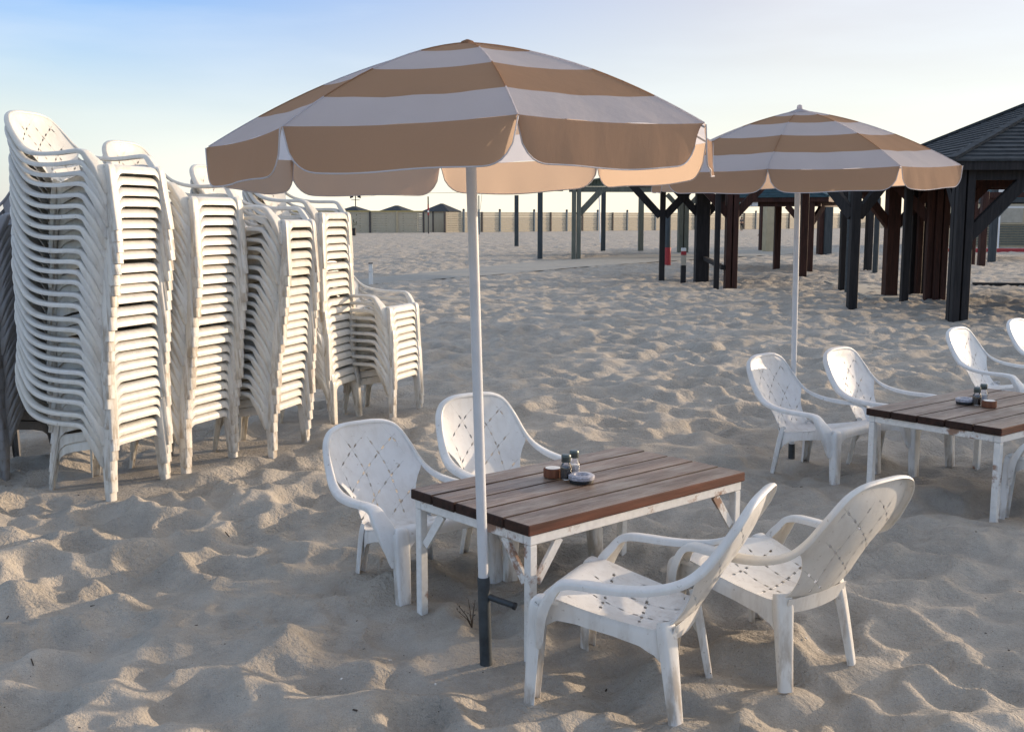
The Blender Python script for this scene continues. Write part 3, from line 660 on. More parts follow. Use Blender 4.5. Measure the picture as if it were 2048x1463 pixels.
# ------------------------------------------------------------------ umbrellas
def make_umbrella(base, top_z, Rm, phase, lean, roll, label, sleeve_top, cap):
    root = empty('beach_umbrella', base); root.rotation_euler = (R(roll[0]), R(roll[1]), 0)
    tag(root, label, 'umbrella', 'striped beach umbrellas')
    Hh = top_z-base.z; hc = .39 if cap else .36; nrib = 8; nb_ = 16; nt_ = 12
    ang = [R(phase+45*k) for k in range(nrib)]
    def ribp(a, q): return Vector((math.sin(a)*Rm*q, -math.cos(a)*Rm*q, Hh-.02-hc*(0.42*q+0.58*q*q)))
    b = MB(); edges = ([0, .19, .375, .60, .82, 1] if cap else [0, .29, .56, .81, 1]); bands = []; rows = [0]
    for e0, e1, k in zip(edges[:-1], edges[1:], range(9)):
        for q in range(4): bands.append((e0, (k+(1 if cap else 0)) % 2)); rows.append(e0+(e1-e0)*(q+1)/4)
    nb_ = len(bands)
    for k in range(nrib):
        a0, a1 = ang[k], ang[(k+1) % nrib]
        P = []
        for q in rows:
            for j in range(nt_+1):
                t = j/nt_; p = ribp(a0, q).lerp(ribp(a1, q), t); sag = 4*t*(1-t)
                p += Vector((0, 0, -.010*sag*q*(2-q)+.0035*q*q*sag*math.sin(t*17+k*2.1)*math.sin(q*5+k)))+Vector((-p.x, -p.y, 0))*(.010*sag*q)
                P.append(p)
        F = [(i*(nt_+1)+j, i*(nt_+1)+j+1, (i+1)*(nt_+1)+j+1, (i+1)*(nt_+1)+j) for i in range(nb_) for j in range(nt_)]
        o = len(b.f); b.add(P, F)
        for i in range(nb_):
            for j in range(nt_): b.mi[o+i*nt_+j] = bands[i][1]
    for k in range(nrib):        # raised seams over the ribs
        for i in range(nb_): b.tube([ribp(ang[k], rows[i])+Vector((0, 0, .0012)), ribp(ang[k], rows[i+1])+Vector((0, 0, .0012))], .0026, 5, bands[i][1])
    cv = b.build('canopy', [M['tan'], M['white']], root, smooth=14)
    # hanging flaps, one per panel, with rounded corners and a white binding
    VH = .134
    for k in range(nrib):
        a0, a1 = ang[k], ang[(k+1) % nrib]; nn, mm = 40, 8; P = []; hem = []
        rnd = random.uniform(0, 6); amp = random.uniform(.002, .006); ins = random.uniform(-.03, .02)
        for j in range(nn+1):
            t = j/nn; p = ribp(a0, 1).lerp(ribp(a1, 1), t); sag = 4*t*(1-t)
            p += Vector((0, 0, -.010*sag))+Vector((-p.x, -p.y, 0))*(.010*sag)
            e = min(t, 1-t)/.16; hh = VH*(math.sqrt(max(0, 1-(1-e)**2.4)) if e < 1 else 1)*(1+.03*math.sin(t*9+rnd)); hh = max(hh, .004)
            out = Vector((p.x, p.y, 0)).normalized()
            for i in range(mm+1):
                s_ = i/mm; fold = amp*s_*math.sin(t*15+rnd)+.0022*s_*math.sin(t*31+rnd*2)+(ins+.02)*s_
                edge = .02*s_*max(0, 1-e)
                P.append(p+Vector((0, 0, -hh*s_))+out*(fold-edge)*.7)
            hem.append(P[-1])
        F = [(j*(mm+1)+i, (j+1)*(mm+1)+i, (j+1)*(mm+1)+i+1, j*(mm+1)+i+1) for j in range(nn) for i in range(mm)]
        fl = MB().add(P, F).build('valance_flap', M['tan'], root, smooth=60)
        MB().tube(hem, .0024, 6).build('binding', M['trim'], fl, 60)
    for k in range(nrib):
        MB().tube([ribp(ang[k], q)+Vector((0, 0, -.012)) for q in (.03, .25, .5, .75, 1.0)], .0035, 6).build('rib', M['rib'], root, 60)
        MB().tube([Vector((math.sin(ang[k])*.03, -math.cos(ang[k])*.03, Hh-.36)), ribp(ang[k], .5)+Vector((0, 0, -.016))], .003, 6).build('strut', M['rib'], root, 60)
    MB().lathe([(.022, Hh-.39), (.036, Hh-.385), (.036, Hh-.34), (.022, Hh-.335)], n=16).build('runner', M['pole'], root, 40)
    if cap: MB().lathe([(.085, Hh-.034), (.05, Hh-.022), (.02, Hh-.012), (.016, Hh+.012), (.004, Hh+.018)], n=24).build('cap', M['white'], root, 50)
    else: MB().lathe([(.03, Hh-.028), (.022, Hh-.015), (.004, Hh-.008)], n=16).build('cap', M['tan'], root, 50)
    MB().lathe([(.0185, sleeve_top-.05), (.0195, sleeve_top-.02), (.0195, Hh-.03)], n=20).build('pole', M['pole'], root, 40)
    sl = MB().lathe([(.0235, -.12), (.0235, sleeve_top), (.0215, sleeve_top+.001), (.0196, sleeve_top+.001)], n=20).build('ground_sleeve', M['sleeve'], root, 40)
    if not cap:
        MB().tube([(.018, -.004, sleeve_top-.075), (.06, -.018, sleeve_top-.088), (.118, -.040, sleeve_top-.103)], .0125, 12).build('handle', M['sleeve'], sl, 40)
        MB().tube([(.112, -.038, sleeve_top-.102), (.122, -.0415, sleeve_top-.1042)], .0145, 12).build('end_cap', M['black'], sl, 40)
    return root
p1 = G(972, 1325); p2 = G(1583, 914)
make_umbrella(Vector((p1.x, p1.y, gz(p1.x, p1.y)-.0)), 2.345, .925, 10.5, 0, (-1.2, -1.5), 'large tan and white striped umbrella over the near table, leaning a little', .345, False)
make_umbrella(Vector((p2.x, p2.y, gz(p2.x, p2.y)-.0)), 2.44, 1.03, -24.5, 0, (2.0, -1.2), 'second tan and white striped umbrella, farther back beside the far table', .10, True)

# ------------------------------------------------------------------ shelters
def post_at(b, base, w, h, z0=-.1, cluster=False):
    if cluster:
        q = w*.27
        for i in (-1, 1):
            for j in (-1, 1): b.box((base[0]+i*q, base[1]+j*q, (h+z0)/2), (w*.44, w*.44, h-z0), 0, 0, .006)
    else: b.box((base[0], base[1], (h+z0)/2), (w, w, h-z0), 0, 0, .008)
def shelter(name, label, cat, corners, eave, apex, roofmat, timber, posts, beams, braces=True, hip=True, over=.45, ridge=0.0):
    c0 = sum(corners, Vector((0, 0, 0)))/len(corners); root = empty(name, (c0.x, c0.y, 0)); tag(root, label, cat, 'beach shelters')
    L = lambda v: Vector((v[0]-c0.x, v[1]-c0.y, v[2] if len(v) > 2 else 0))
    if apex:
        ec = [L(c)+(L(c).normalized()*over) for c in corners]; ap = Vector((0, 0, apex)); b = MB(); n = len(ec)
        for k in range(n):
            a, d = ec[k], ec[(k+1) % n]; rows = 22; P = []; F = []
            for i in range(rows):       # lapped courses, each a real step over the next
                t0, t1 = i/rows, (i+1)/rows
                z0, z1 = eave+(apex-eave)*t0, eave+(apex-eave)*t1
                q = [a.lerp(ap, t0), d.lerp(ap, t0), d.lerp(ap, t1), a.lerp(ap, t1)]
                zz = [z0+.025, z0+.025, z1, z1]; o = len(P)
                for p, z in zip(q, zz): P.append((p.x, p.y, z))
                P += [(q[0].x, q[0].y, z0-.012), (q[1].x, q[1].y, z0-.012)]
                F += [(o, o+1, o+2, o+3), (o+4, o+5, o+1, o)]
            b.add(P, F)
        for k in range(n): b.beam(ec[k]+Vector((0, 0, eave+.03)), ap+Vector((0, 0, .03)), .14, .05)
        roof = b.build('roof', roofmat, root)
        u = MB()
        for k in range(n):
            a, d = ec[k]*.985, ec[(k+1) % n]*.985
            u.beam(a+Vector((0, 0, eave-.08)), d+Vector((0, 0, eave-.08)), .04, .14)
            u.add([a+Vector((0, 0, eave-.03)), d+Vector((0, 0, eave-.03)), (0, 0, apex-.05)], [(0, 1, 2)])
        u.build('fascia', timber, root)
    for p, w, m, h, cl in posts:
        b = MB(); lp = L(p); post_at(b, lp, w, h, -.12, cl); b.build('post', m, root)
    for a, d, w, h, z, m in beams:
        b = MB(); a_, d_ = L(a), L(d); b.beam(Vector((a_.x, a_.y, z)), Vector((d_.x, d_.y, z)), w, h); b.build('beam', m, root)
    return root, L
def brace(root, L, p, to, z, m, w=.12, run=.8, h=.15):
    a = L(p); d = L(to)-a; d.z = 0; d.normalize()
    MB().beam(a+Vector((0, 0, z-run))+d*.06, a+d*run+Vector((0, 0, z)), w, h).build('brace', m, root)

V = Vector
D_, RD = M['dark'], M['red']
# the big shelter at the right
a = G(1913, 642); bq = a+V((.45, 6.4, 0)); cq = bq+V((6.4, -.45, 0)); dq = a+V((6.4, -.45, 0))
q1807, q1778, q1872, q1855 = G(1807, 606), G(1778, 592), G(1873, 603), G(1853, 603)
rA, LA = shelter('timber_shelter', 'dark timber shelter with grey shingled hip roof at the right edge', 'shelter', [a, bq, cq, dq], 2.60, 4.22, M['shingle'], D_,
    [(a, .28, D_, 2.58, True), (q1807, .14, D_, 2.58, False), (q1778, .27, M['red'], 2.58, False), (q1872, .27, RD, 2.58, True), (q1855, .13, RD, 2.58, False), (cq, .3, RD, 2.58, True), (dq, .3, D_, 2.58, True),
     (G(1822, 590), .12, D_, 2.58, False), (G(1834, 591), .12, RD, 2.58, False), (G(1845, 590), .12, D_, 2.58, False)],
    [(a, bq, .14, .24, 2.42, D_), (a, dq, .14, .24, 2.42, D_), (bq, cq, .14, .24, 2.42, RD), (dq, cq, .14, .24, 2.42, D_), (q1872, q1872+V((5, -.4, 0)), .14, .22, 2.40, RD)])
brace(rA, LA, a, dq, 2.40, D_, .13, 1.05, .2); brace(rA, LA, a, bq, 2.40, D_); brace(rA, LA, q1872, q1872+V((-2, .8, 0)), 2.4, RD, .12, .9, .2); brace(rA, LA, q1778, q1778+V((-1, -.3, 0)), 2.4, RD, .12, .9, .18)
brace(rA, LA, q1778, q1778+V((1, -.1, 0)), 2.4, RD, .12, .9, .18); brace(rA, LA, q1872, q1872+V((1, -.1, 0)), 2.4, RD, .12, .9, .18)
# the shelter behind the second umbrella
q2, q1458, q1413, q1323, q1685, q1432 = G(1703, 615), G(1460, 576), G(1402, 562), G(1323, 562), G(1684, 578), G(1432, 577)
cB = V((5.9, 30.2, 0))
rB, LB = shelter('timber_shelter', 'dark timber shelter half hidden behind the second umbrella', 'shelter', [V((3.7, 28.4, 0)), V((7.4, 27.2, 0)), V((8.4, 31.6, 0)), V((4.6, 32.6, 0))], 2.72, 3.72, M['shingle'], D_,
    [(q2, .17, D_, 2.7, False), (q1458, .29, RD, 2.7, True), (q1413, .36, D_, 2.7, False), (q1323, .14, D_, 2.7, False), (q1685, .16, D_, 2.7, False), (q1432, .12, D_, 2.7, False), (V((8.4, 31.6, 0)), .2, RD, 2.6, False)],
    [(q2, q1458, .14, .24, 2.62, D_), (q1323+V((-.6, .2, 0)), q1458, .14, .24, 2.62, D_), (q1458, q1458+V((3.4, .4, 0)), .14, .24, 2.62, D_), (q2, q1807, .14, .22, 2.42, D_)])
for p, d in ((q2, V((-1, 1.2, 0))), (q2, V((1, .4, 0))), (q1458, V((1, .1, 0))), (q1458, V((-1, .1, 0))), (q1413, V((1, 0, 0))), (q1413, V((-1, .1, 0))), (q1323, V((-1, .1, 0))), (q1323, V((1, 0, 0)))):
    brace(rB, LB, p, p+d, 2.58, RD if p is q1458 else D_, .12, .85, .19)
MB().beam(LB(q1413)+V((.05, -.2, .62)), LB(q1458)+V((-.2, -.1, .5)), .10, .10).build('low_rail', D_, rB)
# farther shelter with the teal sheet roof and sign
q1615 = G(1609, 545); cl = q1615+V((-2.5, 1.1, 0)); cr = q1615+V((1.3, -.2, 0))
rC, LC = shelter('timber_shelter', 'red timber shelter with teal sheet roof and a small white sign', 'shelter', [cl, q1615+V((.5, -.2, 0)), q1615+V((2.6, 4.2, 0)), cl+V((2.0, 4.6, 0))], 2.32, 3.1, M['teal'], RD,
    [(q1615, .40, RD, 2.3, True), (cl+V((.1, 3.0, 0)), .2, D_, 2.3, False), (q1615+V((2.4, 4.0, 0)), .25, RD, 2.3, True), (q1615+V((-.35, 2.2, 0)), .2, RD, 2.3, False)],
    [(cl, q1615+V((.4, -.15, 0)), .12, .26, 2.16, RD), (q1615, q1615+V((2.4, 4, 0)), .12, .24, 2.16, RD)], over=.25)
brace(rC, LC, q1615, q1615+V((1, .6, 0)), 2.05, RD, .12, .7, .17); brace(rC, LC, q1615, cl, 2.05, RD, .12, .6, .17)
sg = MB(); sc = LC(cl)+V((.80, -.50, 2.13)); rs = math.atan2(-1.1, 2.5)
sg.box(sc, (.64, .03, .19), rs).build('sign_board', M['whitep'], rC)
sb_ = rC.children[-1]
ud = V((math.cos(rs), math.sin(rs), 0)); nd_ = V((math.sin(rs), -math.cos(rs), 0))
def disc(c, r, m, name, par, rin=0.0):
    k = 20; P = []; F = []
    for i in range(k):
        an = 2*math.pi*i/k; P += [c+ud*math.cos(an)*r+V((0, 0, math.sin(an)*r)), c+ud*math.cos(an)*rin+V((0, 0, math.sin(an)*rin))]
    for i in range(k): j = (i+1) % k; F.append((2*i, 2*j, 2*j+1, 2*i+1))
    return MB().add(P, F).build(name, m, par)
f0 = sc+nd_*.019
disc(f0-ud*.19, .07, M['greenp'], 'green_ring', sb_, .052); disc(f0-ud*.19+nd_*.002, .035, M['greenp'], 'green_mark', sb_)
disc(f0+ud*.12+V((0, 0, .045))+nd_*.002, .016, M['black'], 'figure_mark', sb_); MB().beam(f0+ud*.12+V((0, 0, .025)), f0+ud*.12+V((0, 0, -.06)), .012, .03).build('figure_mark', M['black'], sb_)
# green corrugated shelter beyond the path
p1150, p1080, p1033, p1205, p1280, p1365 = G(1152, 518), G(1080, 520), G(1033, 494), G(1206, 503), G(1281, 502), G(1365, 505)
OL, BG = M['olive'], M['bluegrey']
rD, LD = shelter('sheet_roofed_shelter', 'olive timber shelter with green corrugated gable beyond the path', 'shelter', [p1150, p1280, p1365, p1080], 0, 0, M['green'], OL,
    [(p1150, .37, OL, 3.0, True), (p1280, .26, OL, 2.95, False), (p1205, .22, BG, 2.95, False), (p1365, .50, OL, 3.0, True), (p1080, .20, BG, 2.95, False), (p1033, .24, BG, 2.95, False)],
    [(p1150+V((-.3, 0, 0)), p1150+V((5.2, .4, 0)), .16, .22, 2.83, OL), (p1080, p1080+V((.9, .2, 0)), .16, .2, 2.83, OL)])
brace(rD, LD, p1150, p1150+V((2, 0, 0)), 2.78, OL, .14, 1.0, .24); brace(rD, LD, p1365, p1365+V((1, .1, 0)), 2.8, OL, .14, .8, .22); brace(rD, LD, p1365, p1365+V((-1, .1, 0)), 2.8, OL, .14, .8, .22)
g = MB(); P = []; o = LD(p1150)+V((.05, .05, 0)); npl = 90; wd = 6.0
for i in range(npl+1):
    t = i/npl; x = t*wd; dy = .018*(1 if i % 2 else -1); zt_ = 2.97+.50*(1-abs(2*t-1))+.15
    P += [o+V((x, dy, 2.95)), o+V((x, dy, zt_))]
g.add(P, [(2*i, 2*i+2, 2*i+3, 2*i+1) for i in range(npl)]).build('gable_sheet', M['green'], rD)
g = MB()
for s_ in (-1, 1):
    a0 = o+V((wd/2, -.35, 3.62)); a1 = o+V((wd/2+s_*(wd/2+.75), -.35, 2.94)); dy = V((0, 7, 0))
    g.add([a0, a1, a1+dy, a0+dy, a0+V((0, 0, .05)), a1+V((0, 0, .05)), a1+dy+V((0, 0, .05)), a0+dy+V((0, 0, .05))], [(0, 1, 2, 3), (4, 7, 6, 5), (0, 4, 5, 1), (1, 5, 6, 2), (2, 6, 7, 3)])
g.build('roof', M['green'], rD)
# small shelter and its posts at the far right
e1, e2, e3 = G(1962, 531), G(1983, 523), G(1940, 528)
rE, LE = shelter('timber_shelter', 'small far shelter with teal roof at the right, before the beige building', 'shelter', [e2+V((.2, 0, 0)), e2+V((5, 0, 0)), e2+V((5, 5, 0)), e2+V((.2, 5, 0))], 2.42, 3.5, M['teal'], BG,
    [(e1, .22, RD, 2.6, False), (e2, .24, BG, 2.9, False), (e3, .26, RD, 2.6, True)], [(e3, e1+V((3, .3, 0)), .14, .2, 2.5, RD)], over=.2)
brace(rE, LE, e3, e3+V((1, -.2, 0)), 2.45, RD, .12, .7, .17); brace(rE, LE, e2, e2+V((1, 0, 0)), 2.3, BG, .1, .6, .14)
MB().box(LE(e2)+V((.28, -.14, 2.75)), (.45, .03, .34)).build('sign_board', M['whitep'], rE)
MB().box(LE(e2)+V((.28, -.16, 2.83)), (.40, .012, .12)).build('blue_panel', M['bluep'], rE.children[-1])
# lone posts and slender poles among the shelters
def lone(p, w, h, m, name, label, cat, round_=False, group=None):
    b = MB()
    if round_: b.lathe([(w/2, -.1), (w/2, h-.01), (w*.3, h), (.002, h)], n=14)
    else: b.box((0, 0, (h-.1)/2), (w, w, h+.1), .2, 0, .01)
    o = b.build(name, m, None, 40 if round_ else None); o.location = p; return tag(o, label, cat, group)
lone(G(1694, 584), .12, 2.3, M['sleeve'], 'drain_pipe', 'grey round steel pipe standing close behind the dark slender shelter post', 'pipe', True)
lone(G(1537, 503), .50, 2.35, M['beige'], 'concrete_pillar', 'broad tan pillar in the distance, left of the second umbrella pole', 'pillar')
lone(G(1523, 501), .26, 2.5, M['red'], 'timber_post', 'dark red post touching the left side of the tan pillar', 'post')
lone(G(1652, 509), .38, 2.35, M['bluegrey'], 'timber_post', 'grey post with a broad face, right of the red shelter post', 'post')
lone(G(1640, 509), .28, 2.35, M['red'], 'timber_post', 'dark reddish post just left of the broad grey post', 'post')
lone(G(1735, 541), .20, 2.4, M['dark'], 'timber_post', 'dark far post on a black footing, right of the drain pipe', 'post')
lone(G(1750, 547), .17, 2.3, M['bluegrey'], 'steel_pole', 'blue grey steel pole right of the dark far post', 'pole', True)
# bollards
o = empty('bollard', G(1335, 529)); tag(o, 'grey bollard with a red foot beside the slim dark shelter post', 'bollard')
MB().lathe([(.12, -.1), (.12, .62), (.002, .62)], n=18).build('red_foot', M['redp'], o, 40); MB().lathe([(.105, .6), (.105, 1.78), (.07, 1.84), (.002, 1.85)], n=18).build('post', M['bluegrey'], o, 40)
o = empty('marker_post', G(1366, 563)); tag(o, 'short marker post with a red and white top and black base', 'marker post')
MB().box((0, 0, .18), (.13, .13, .5), 0, 0, .006).build('base', M['black'], o); MB().box((0, 0, .57), (.125, .125, .27), 0, 0, .006).build('post', M['slab'], o)
MB().box((0, 0, .755), (.13, .13, .095), 0, 0, .006).build('red_band', M['redp'], o); MB().box((0, 0, .85), (.12, .12, .09), 0, 0, .01).build('white_top', M['whitep'], o)
p = G(742, 570); o = empty('marker_post', p); tag(o, 'small weathered white post by the path, behind the shortest chair stack', 'post')
MB().box((0, 0, .22), (.10, .07, .64), .2, 0, .006).build('post', M['steel'], o); MB().box((0, 0, .55), (.11, .08, .03), .2, 0, .004).build('cap', M['fpost'], o)

# ------------------------------------------------------------------ far boundary: huts, fences, poles, wall
def fence(name, label, p0, p1, h, nb, mats, cap=None, lamp=False):
    d = p1-p0; Lg = d.length; ux = d.normalized(); an = math.atan2(d.y, d.x)
    r = empty(name, p0, an); tag(r, label, 'fence', 'fences along the back of the beach')
    b = MB(); nseg = nb
    for i in range(nseg):
        x0, x1 = Lg*i/nseg+.09, Lg*(i+1)/nseg-.09
        for k in range(9):
            hh = h/9; b.box(((x0+x1)/2, .02*(k % 2), hh*(k+.5)-.02), (x1-x0, .05, hh-.03))
    b.build('boards', M['fence'], r)
    for i in range(nb+1):
        m = mats[i % len(mats)]; hh = h+(.16 if m is M['fblue'] else .05)
        q = MB().box((Lg*i/nb, -.05, hh/2-.05), (.20, .2, hh), 0, 0, .01).build('post', m, r)
        if lamp and m is M['fblue']: MB().lathe([(.11, 0), (.15, .08), (.12, .2), (.002, .24)], (Lg*i/nb, -.05, hh-.05), 10).build('lamp_cap', M['bluegrey'], q, 40)
    if cap: MB().box((Lg/2, -.03, h+.01), (Lg, .14, .10)).build('cap_rail', cap, r)
    return r
DL = 121.
fence('board_fence', 'beige horizontal board fence with a yellow top rail, behind the chair stacks', V((-45, 118, 0)), V((-9.8, 122, 0)), 2.35, 12, [M['fpost'], M['beige']], M['yellow'])
fence('board_fence', 'long beige board fence with blue grey lamp posts along the horizon', V((-7.6, 124, 0)), V((62, 182, 0)), 2.32, 34, [M['fpost'], M['fblue']], None, True)
fence('board_fence', 'far beige fence seen between the shelter posts at right', V((62.5, 182.5, 0)), V((120, 175, 0)), 2.3, 20, [M['fpost'], M['beige']], None)
def hut(c, rad, h, apexz, label, full):
    r = empty('beach_hut', c); tag(r, label, 'hut', 'octagonal beach huts by the fence'); n = 8
    pts = [V((math.sin(2*math.pi*(k+.5)/n)*rad, -math.cos(2*math.pi*(k+.5)/n)*rad, 0)) for k in range(n)]
    b = MB(); b.add([p+V((0, 0, -.1)) for p in pts]+[p+V((0, 0, h)) for p in pts], [(k, (k+1) % n, n+(k+1) % n, n+k) for k in range(n)]); b.build('wall', M['fence'], r)
    for k in range(n): b2 = MB().box((pts[k].x, pts[k].y, h/2), (.16, .16, h+.02), 0); b2.build('corner_post', M['fpost'], r)
    b = MB(); ov = [p*1.12+V((0, 0, h)) for p in pts]
    for k in range(n):
        a, d = ov[k], ov[(k+1) % n]; ap = V((0, 0, apexz)); b.add([a, d, d.lerp(ap, .93), a.lerp(ap, .93)], [(0, 1, 2, 3)])
    b.add([p.lerp(V((0, 0, apexz)), .93)+V((0, 0, .0)) for p in ov], [tuple(range(n))]); b.build('roof', M['shingle'], r)
    if full:
        k = 0; a, d = pts[0], pts[1]; mid = (a+d)/2; nn = V((mid.x, mid.y, 0)).normalized(); an = math.atan2((d-a).y, (d-a).x); q = mid+nn*.04
        MB().box((q.x, q.y, 1.05), (.85, .08, 2.0), an, 0, .02).build('doorway', M['black'], r)
        ux = (d-a).normalized(); q = mid+nn*.08-ux*.62
        MB().box((q.x, q.y, 1.02), (.40, .05, 1.95), an, 0, .01).build('door', M['fblue'], r)
    return r
hut(G(884, 464), 2.3, 2.35, 3.35, 'octagonal beach hut with an open dark doorway, left of the umbrella pole', True)
hut(V((-13.6, 130, 0)), 2.6, 2.2, 3.15, 'grey hut roof showing above the yellow railed fence, middle of the three', False)
hut(V((-18.6, 130, 0)), 2.6, 2.2, 3.05, 'leftmost hut roof above the fence, under the floodlights', False)
r = empty('floodlight_mast', (-18.6, 131, 0)); tag(r, 'floodlight mast with two lamp heads behind the left hut', 'floodlight')
MB().lathe([(.07, -.1), (.06, 4.2), (.002, 4.2)], n=10).build('pole', M['black'], r, 40); MB().beam((-.5, 0, 3.75), (.5, 0, 3.75), .06, .06).build('crossbar', M['black'], r)
for s_ in (-1, 1):
    MB().add([(s_*.25, -.1, 4.05), (s_*.25, .1, 4.05), (s_*.25, .1, 4.2), (s_*.25, -.1, 4.2), (s_*.62, -.2, 3.92), (s_*.62, .2, 3.92), (s_*.62, .2, 4.24), (s_*.62, -.2, 4.24)],
             [(0, 1, 2, 3), (4, 7, 6, 5), (0, 4, 5, 1), (1, 5, 6, 2), (2, 6, 7, 3), (3, 7, 4, 0)]).build('lamp_head', M['black'], r)
r = empty('marker_pole', G(857, 468)); tag(r, 'tall dark pole with a red and white lower half before the octagonal hut', 'pole')
MB().box((0, 0, .9), (.12, .12, 2.0)).build('base', M['fpost'], r); MB().box((0, 0, 2.45), (.14, .14, 1.1)).build('red_section', M['redp'], r); MB().box((0, 0, 3.4), (.12, .12, .8)).build('upper_section', M['black'], r)
MB().box((0, -.02, 2.3), (.15, .13, .2)).build('white_band', M['whitep'], r)
r = empty('net_pole', G(958, 470)); tag(r, 'dark pole with a thin leaning rod just right of the near umbrella pole', 'pole')
MB().box((0, 0, 1.2), (.16, .16, 2.5)).build('post', M['fblue'], r); MB().box((0, 0, 3.1), (.10, .10, 1.35)).build('upper_section', M['black'], r); MB().beam((.12, 0, 2.4), (.32, 0, 4.1), .03, .03).build('rod', M['sleeve'], r)
r = lone(G(1201, 485), .09, 3.5, M['whitep'], 'white_pole', 'thin leaning white pole between two posts of the green shelter', 'pole', True); r.rotation_euler = (0, R(-2.2), 0)
r = empty('waste_bin', G(702, 471)); tag(r, 'dark planter with shrubby growth at the foot of the fence', 'planter')
MB().box((0, 0, .35), (.9, .6, .7), 0, 0, .03).build('tub', M['black'], r); b = MB()
for i in range(120):
    c = V((random.gauss(-.3, .45), random.gauss(0, .25), .7+abs(random.gauss(.3, .3)))); u = V((random.uniform(-1, 1), random.uniform(-1, 1), random.uniform(-1, 1))).normalized()*.14; w_ = u.cross(V((0, 0, 1)))
    b.add([c-u, c+w_*.6, c+u, c-w_*.6], [(0, 1, 2, 3)])
b.build('foliage', M['foliage'], r); r.name = 'planter'
# building at the right edge
r = empty('beach_building', (36, 66, 0)); tag(r, 'low beige building behind the shelters at the right edge', 'building')
MB().box((0, 0, 1.6), (20, 8, 3.6)).build('wall', M['beige'], r); MB().box((0, -.1, 3.48), (20.6, 8.6, .16)).build('roof', M['slab'], r)
for i in range(5):
    f_ = MB().box((-8+i*4, -4.02, 1.9), (1.7, .08, 1.2)).build('window', M['beige'], r); MB().box((-8+i*4, -4.075, 1.9), (1.5, .03, 1.0)).build('shutter', M['slab'], f_)
b = MB()
for k in range(10): b.box((0, -4.03, .2+k*.14), (20.02, .03, .10))
b.build('cladding', M['olive'], r)
r = empty('goal_frame', (24.6, 55.5, 0)); tag(r, 'thin white frame standing before the beige building', 'frame')
for a0, a1 in (((0, 0, 0), (0, 0, 2.2)), ((1.9, 0, 0), (1.9, 0, 2.2)), ((0, 0, 2.2), (1.9, 0, 2.2))): MB().beam(a0, a1, .06, .06).build('bar', M['whitep'], r)
tag(MB().box((29, 54, .06), (18, .35, .24), 0, 0, .02).build('low_wall', M['redp']), 'low red kerb wall in front of the beige building', 'kerb')
tag(MB().beam(G(1945, 570)+V((0, 0, .03)), G(2120, 572)+V((0, 0, .03)), .12, .08).build('timber_edging', M['black']), 'dark timber edging lying on the sand behind the far table chairs', 'timber')
tag(MB().box(G(1733, 578)+V((0, 0, -.02)), (1.0, 6.2, .09), -.12, 0, .01).build('walkway', M['slab']), kind='structure')
# overhead cable
tag(MB().tube([V((2.4, 46, 3.15)), V((-2, 60, 3.05)), V((-10, 90, 3.6)), V((-18.6, 131, 4.0))], .012, 5).build('overhead_cable', M['black']), 'thin black cable strung from the green shelter to the floodlight mast', 'cable')

# ------------------------------------------------------------------ people far off
def person(p, yaw, pose, top, legs, label):
    r = empty('person', p, yaw); tag(r, label, 'person', 'people on the far beach')
    J = pose
    def skin(name, m, chain, par):
        vs, es, rs = [], [], []
        idx = {}
        for a, b_ in chain:
            for k in (a, b_):
                if k not in idx: idx[k] = len(vs); vs.append(J[k][0]); rs.append(J[k][1])
            es.append((idx[a], idx[b_]))
        me = bpy.data.meshes.new(name); me.from_pydata(vs, es, []); o = bpy.data.objects.new(name, me); COL.objects.link(o); o.parent = par
        mo = o.modifiers.new('skin', 'SKIN')
        if not me.skin_vertices: me.skin_vertices.new()
        for i, q in enumerate(rs): me.skin_vertices[0].data[i].radius = (q, q); me.skin_vertices[0].data[i].use_root = (i == 0)
        o.modifiers.new('sub', 'SUBSURF').levels = 1; o.modifiers['sub'].render_levels = 1
        me.materials.append(m); mo.use_smooth_shade = True; return o
    ch = [('pel', 'bel'), ('bel', 'che'), ('che', 'nek'), ('nek', 'hea'), ('hea', 'top'), ('che', 'sl'), ('sl', 'el'), ('el', 'hl'), ('che', 'sr'), ('sr', 'er'), ('er', 'hr'),
          ('pel', 'tl'), ('tl', 'kl'), ('kl', 'al'), ('al', 'fl'), ('pel', 'tr'), ('tr', 'kr'), ('kr', 'ar'), ('ar', 'fr')]
    body = skin('body', M['skin'], ch, r)
    b = MB(); c = J['top'][0]; b.lathe([(.085, -.1), (.108, -.02), (.09, .07), (.03, .115), (.002, .12)], c, 10); b.build('hair', M['hair'], r, 50)
    for nm, m, cc, f in (('shirt', top, [('bel', 'che'), ('che', 'sl'), ('sl', 'el'), ('che', 'sr'), ('sr', 'er')], 1.22), ('trousers', legs, [('pel', 'tl'), ('tl', 'kl'), ('kl', 'al'), ('pel', 'tr'), ('tr', 'kr'), ('kr', 'ar')], 1.2)):
        if m is None: continue
        keep = {k: v for k, v in J.items()}
        for k in list(J): J[k] = (J[k][0], J[k][1]*f)
        skin(nm, m, cc, r)
        for k in keep: J[k] = keep[k]
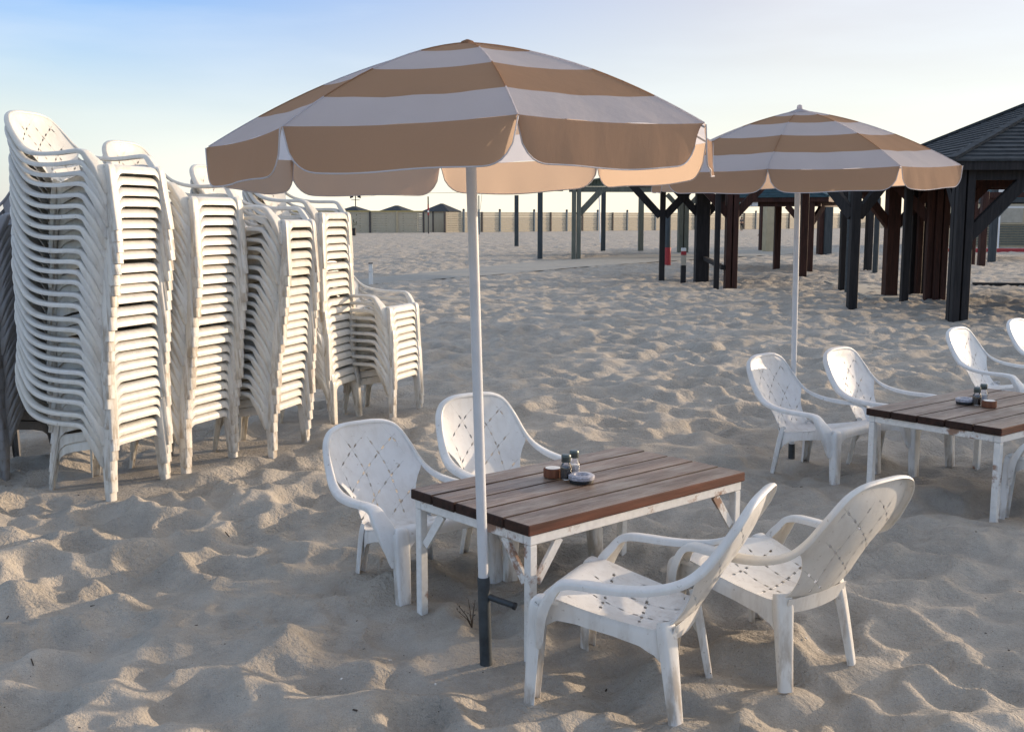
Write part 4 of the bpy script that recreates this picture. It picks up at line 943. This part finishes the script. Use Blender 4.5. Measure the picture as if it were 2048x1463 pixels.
def pose(stride=.0, arm=.1):
    return dict(pel=((0, 0, .95), .13), bel=((0, 0, 1.1), .115), che=((0, 0, 1.33), .125), nek=((0, 0, 1.48), .055), hea=((0, .02, 1.58), .085), top=((0, 0, 1.66), .085),
        sl=((-.19, 0, 1.40), .055), el=((-.24, arm*.3, 1.13), .042), hl=((-.22, arm, .90), .035), sr=((.19, 0, 1.40), .055), er=((.24, -arm*.3, 1.13), .042), hr=((.22, -arm, .90), .035),
        tl=((-.10, 0, .88), .085), kl=((-.11, stride*.5+.02, .50), .06), al=((-.11, stride*.9, .09), .042), fl=((-.12, stride*.9+.14, .04), .035),
        tr=((.10, 0, .88), .085), kr=((.11, -stride*.4+.02, .50), .06), ar=((.11, -stride*.95, .10), .042), fr=((.12, -stride*.95+.14, .04), .035))
person(G(1483, 462.5), 2.6, pose(.12), M['cloth_grey'], M['cloth_dark'], 'person in a grey shirt and dark trousers walking before the far fence')
person(G(1525, 472), 1.5, pose(.4, .25), M['skin'], M['cloth_dark'], 'bare-chested person half hidden by the dark red post, mid stride')
person(G(1556, 472), 3.1, pose(.05, .05), M['cloth_white'], M['cloth_dark'], 'person in a white top left of the second umbrella pole')

# ------------------------------------------------------------------ litter of the beach
def debris():
    b = MB()
    for i in range(260):
        y = 2.3+8*random.random()**1.7; x = random.uniform(-.55, .55)*y*1.05; z = gz(x, y)
        s_ = random.choice([.003, .004, .004, .005, .007]); a = random.uniform(0, 6.3); l = s_*random.uniform(1, 3); mi = 1 if random.random() < .16 else 0
        b.box((x, y, z+s_*.1), (l, s_, s_*.7), a, mi, s_*.2)
    for i in range(9):
        y = 2.5+6*random.random()**1.5; x = random.uniform(-.5, .5)*y; a = random.uniform(0, 6.3); l = random.uniform(.008, .018)
        pts = [V((x+math.cos(a)*l*t, y+math.sin(a)*l*t, gz(x+math.cos(a)*l*t, y+math.sin(a)*l*t)+.004)) for t in (-1, -.3, .4, 1)]
        b.tube(pts, .0025, 5)
    tag(b.build('beach_debris', [M['debris'], M['shell']]), 'scattered dark crumbs, twigs and shell bits on the near sand', 'debris', None, 'stuff')
debris()
p = G(944, 1258); b = MB(); q = V((p.x, p.y, gz(p.x, p.y)))
for k in range(5):
    a = k*1.3; h_ = .12-.012*k; d = V((math.cos(a)*.03-.02, math.sin(a)*.03, 0)); b.tube([q, q+d*.5+V((0, 0, h_*.5)), q+d*1.4+V((0, 0, h_))], [.003, .002, .001], 5)
    for t in (.4, .6, .8, 1):
        c = q+d*1.4*t+V((0, 0, h_*t)); u = V((random.uniform(-1, 1), random.uniform(-1, 1), .5)).normalized()*.008; w_ = u.cross(V((0, 0, 1)))*.5; b.add([c, c+u+w_, c+u*2, c+u-w_], [(0, 1, 2, 3)])
tag(b.build('dry_sprig', M['debris']), 'dry reddish sprig growing from the sand left of the umbrella sleeve', 'plant')
# unseen extra shelter, added at the right to shade the tables from the sun
cS = V((24.5, 18.1, 0)); qs = [cS+V((math.sin(R(62+45+90*k))*4.5, math.cos(R(62+45+90*k))*4.5, 0)) for k in range(4)]
shelter('timber_shelter', 'unseen dark timber shelter added at the right to shade the tables', 'shelter', qs, 2.60, 4.42, M['shingle'], D_, [(q, .3, D_, 2.58, True) for q in qs],
        [(qs[k], qs[(k+1) % 4], .14, .24, 2.42, D_) for k in range(4)])
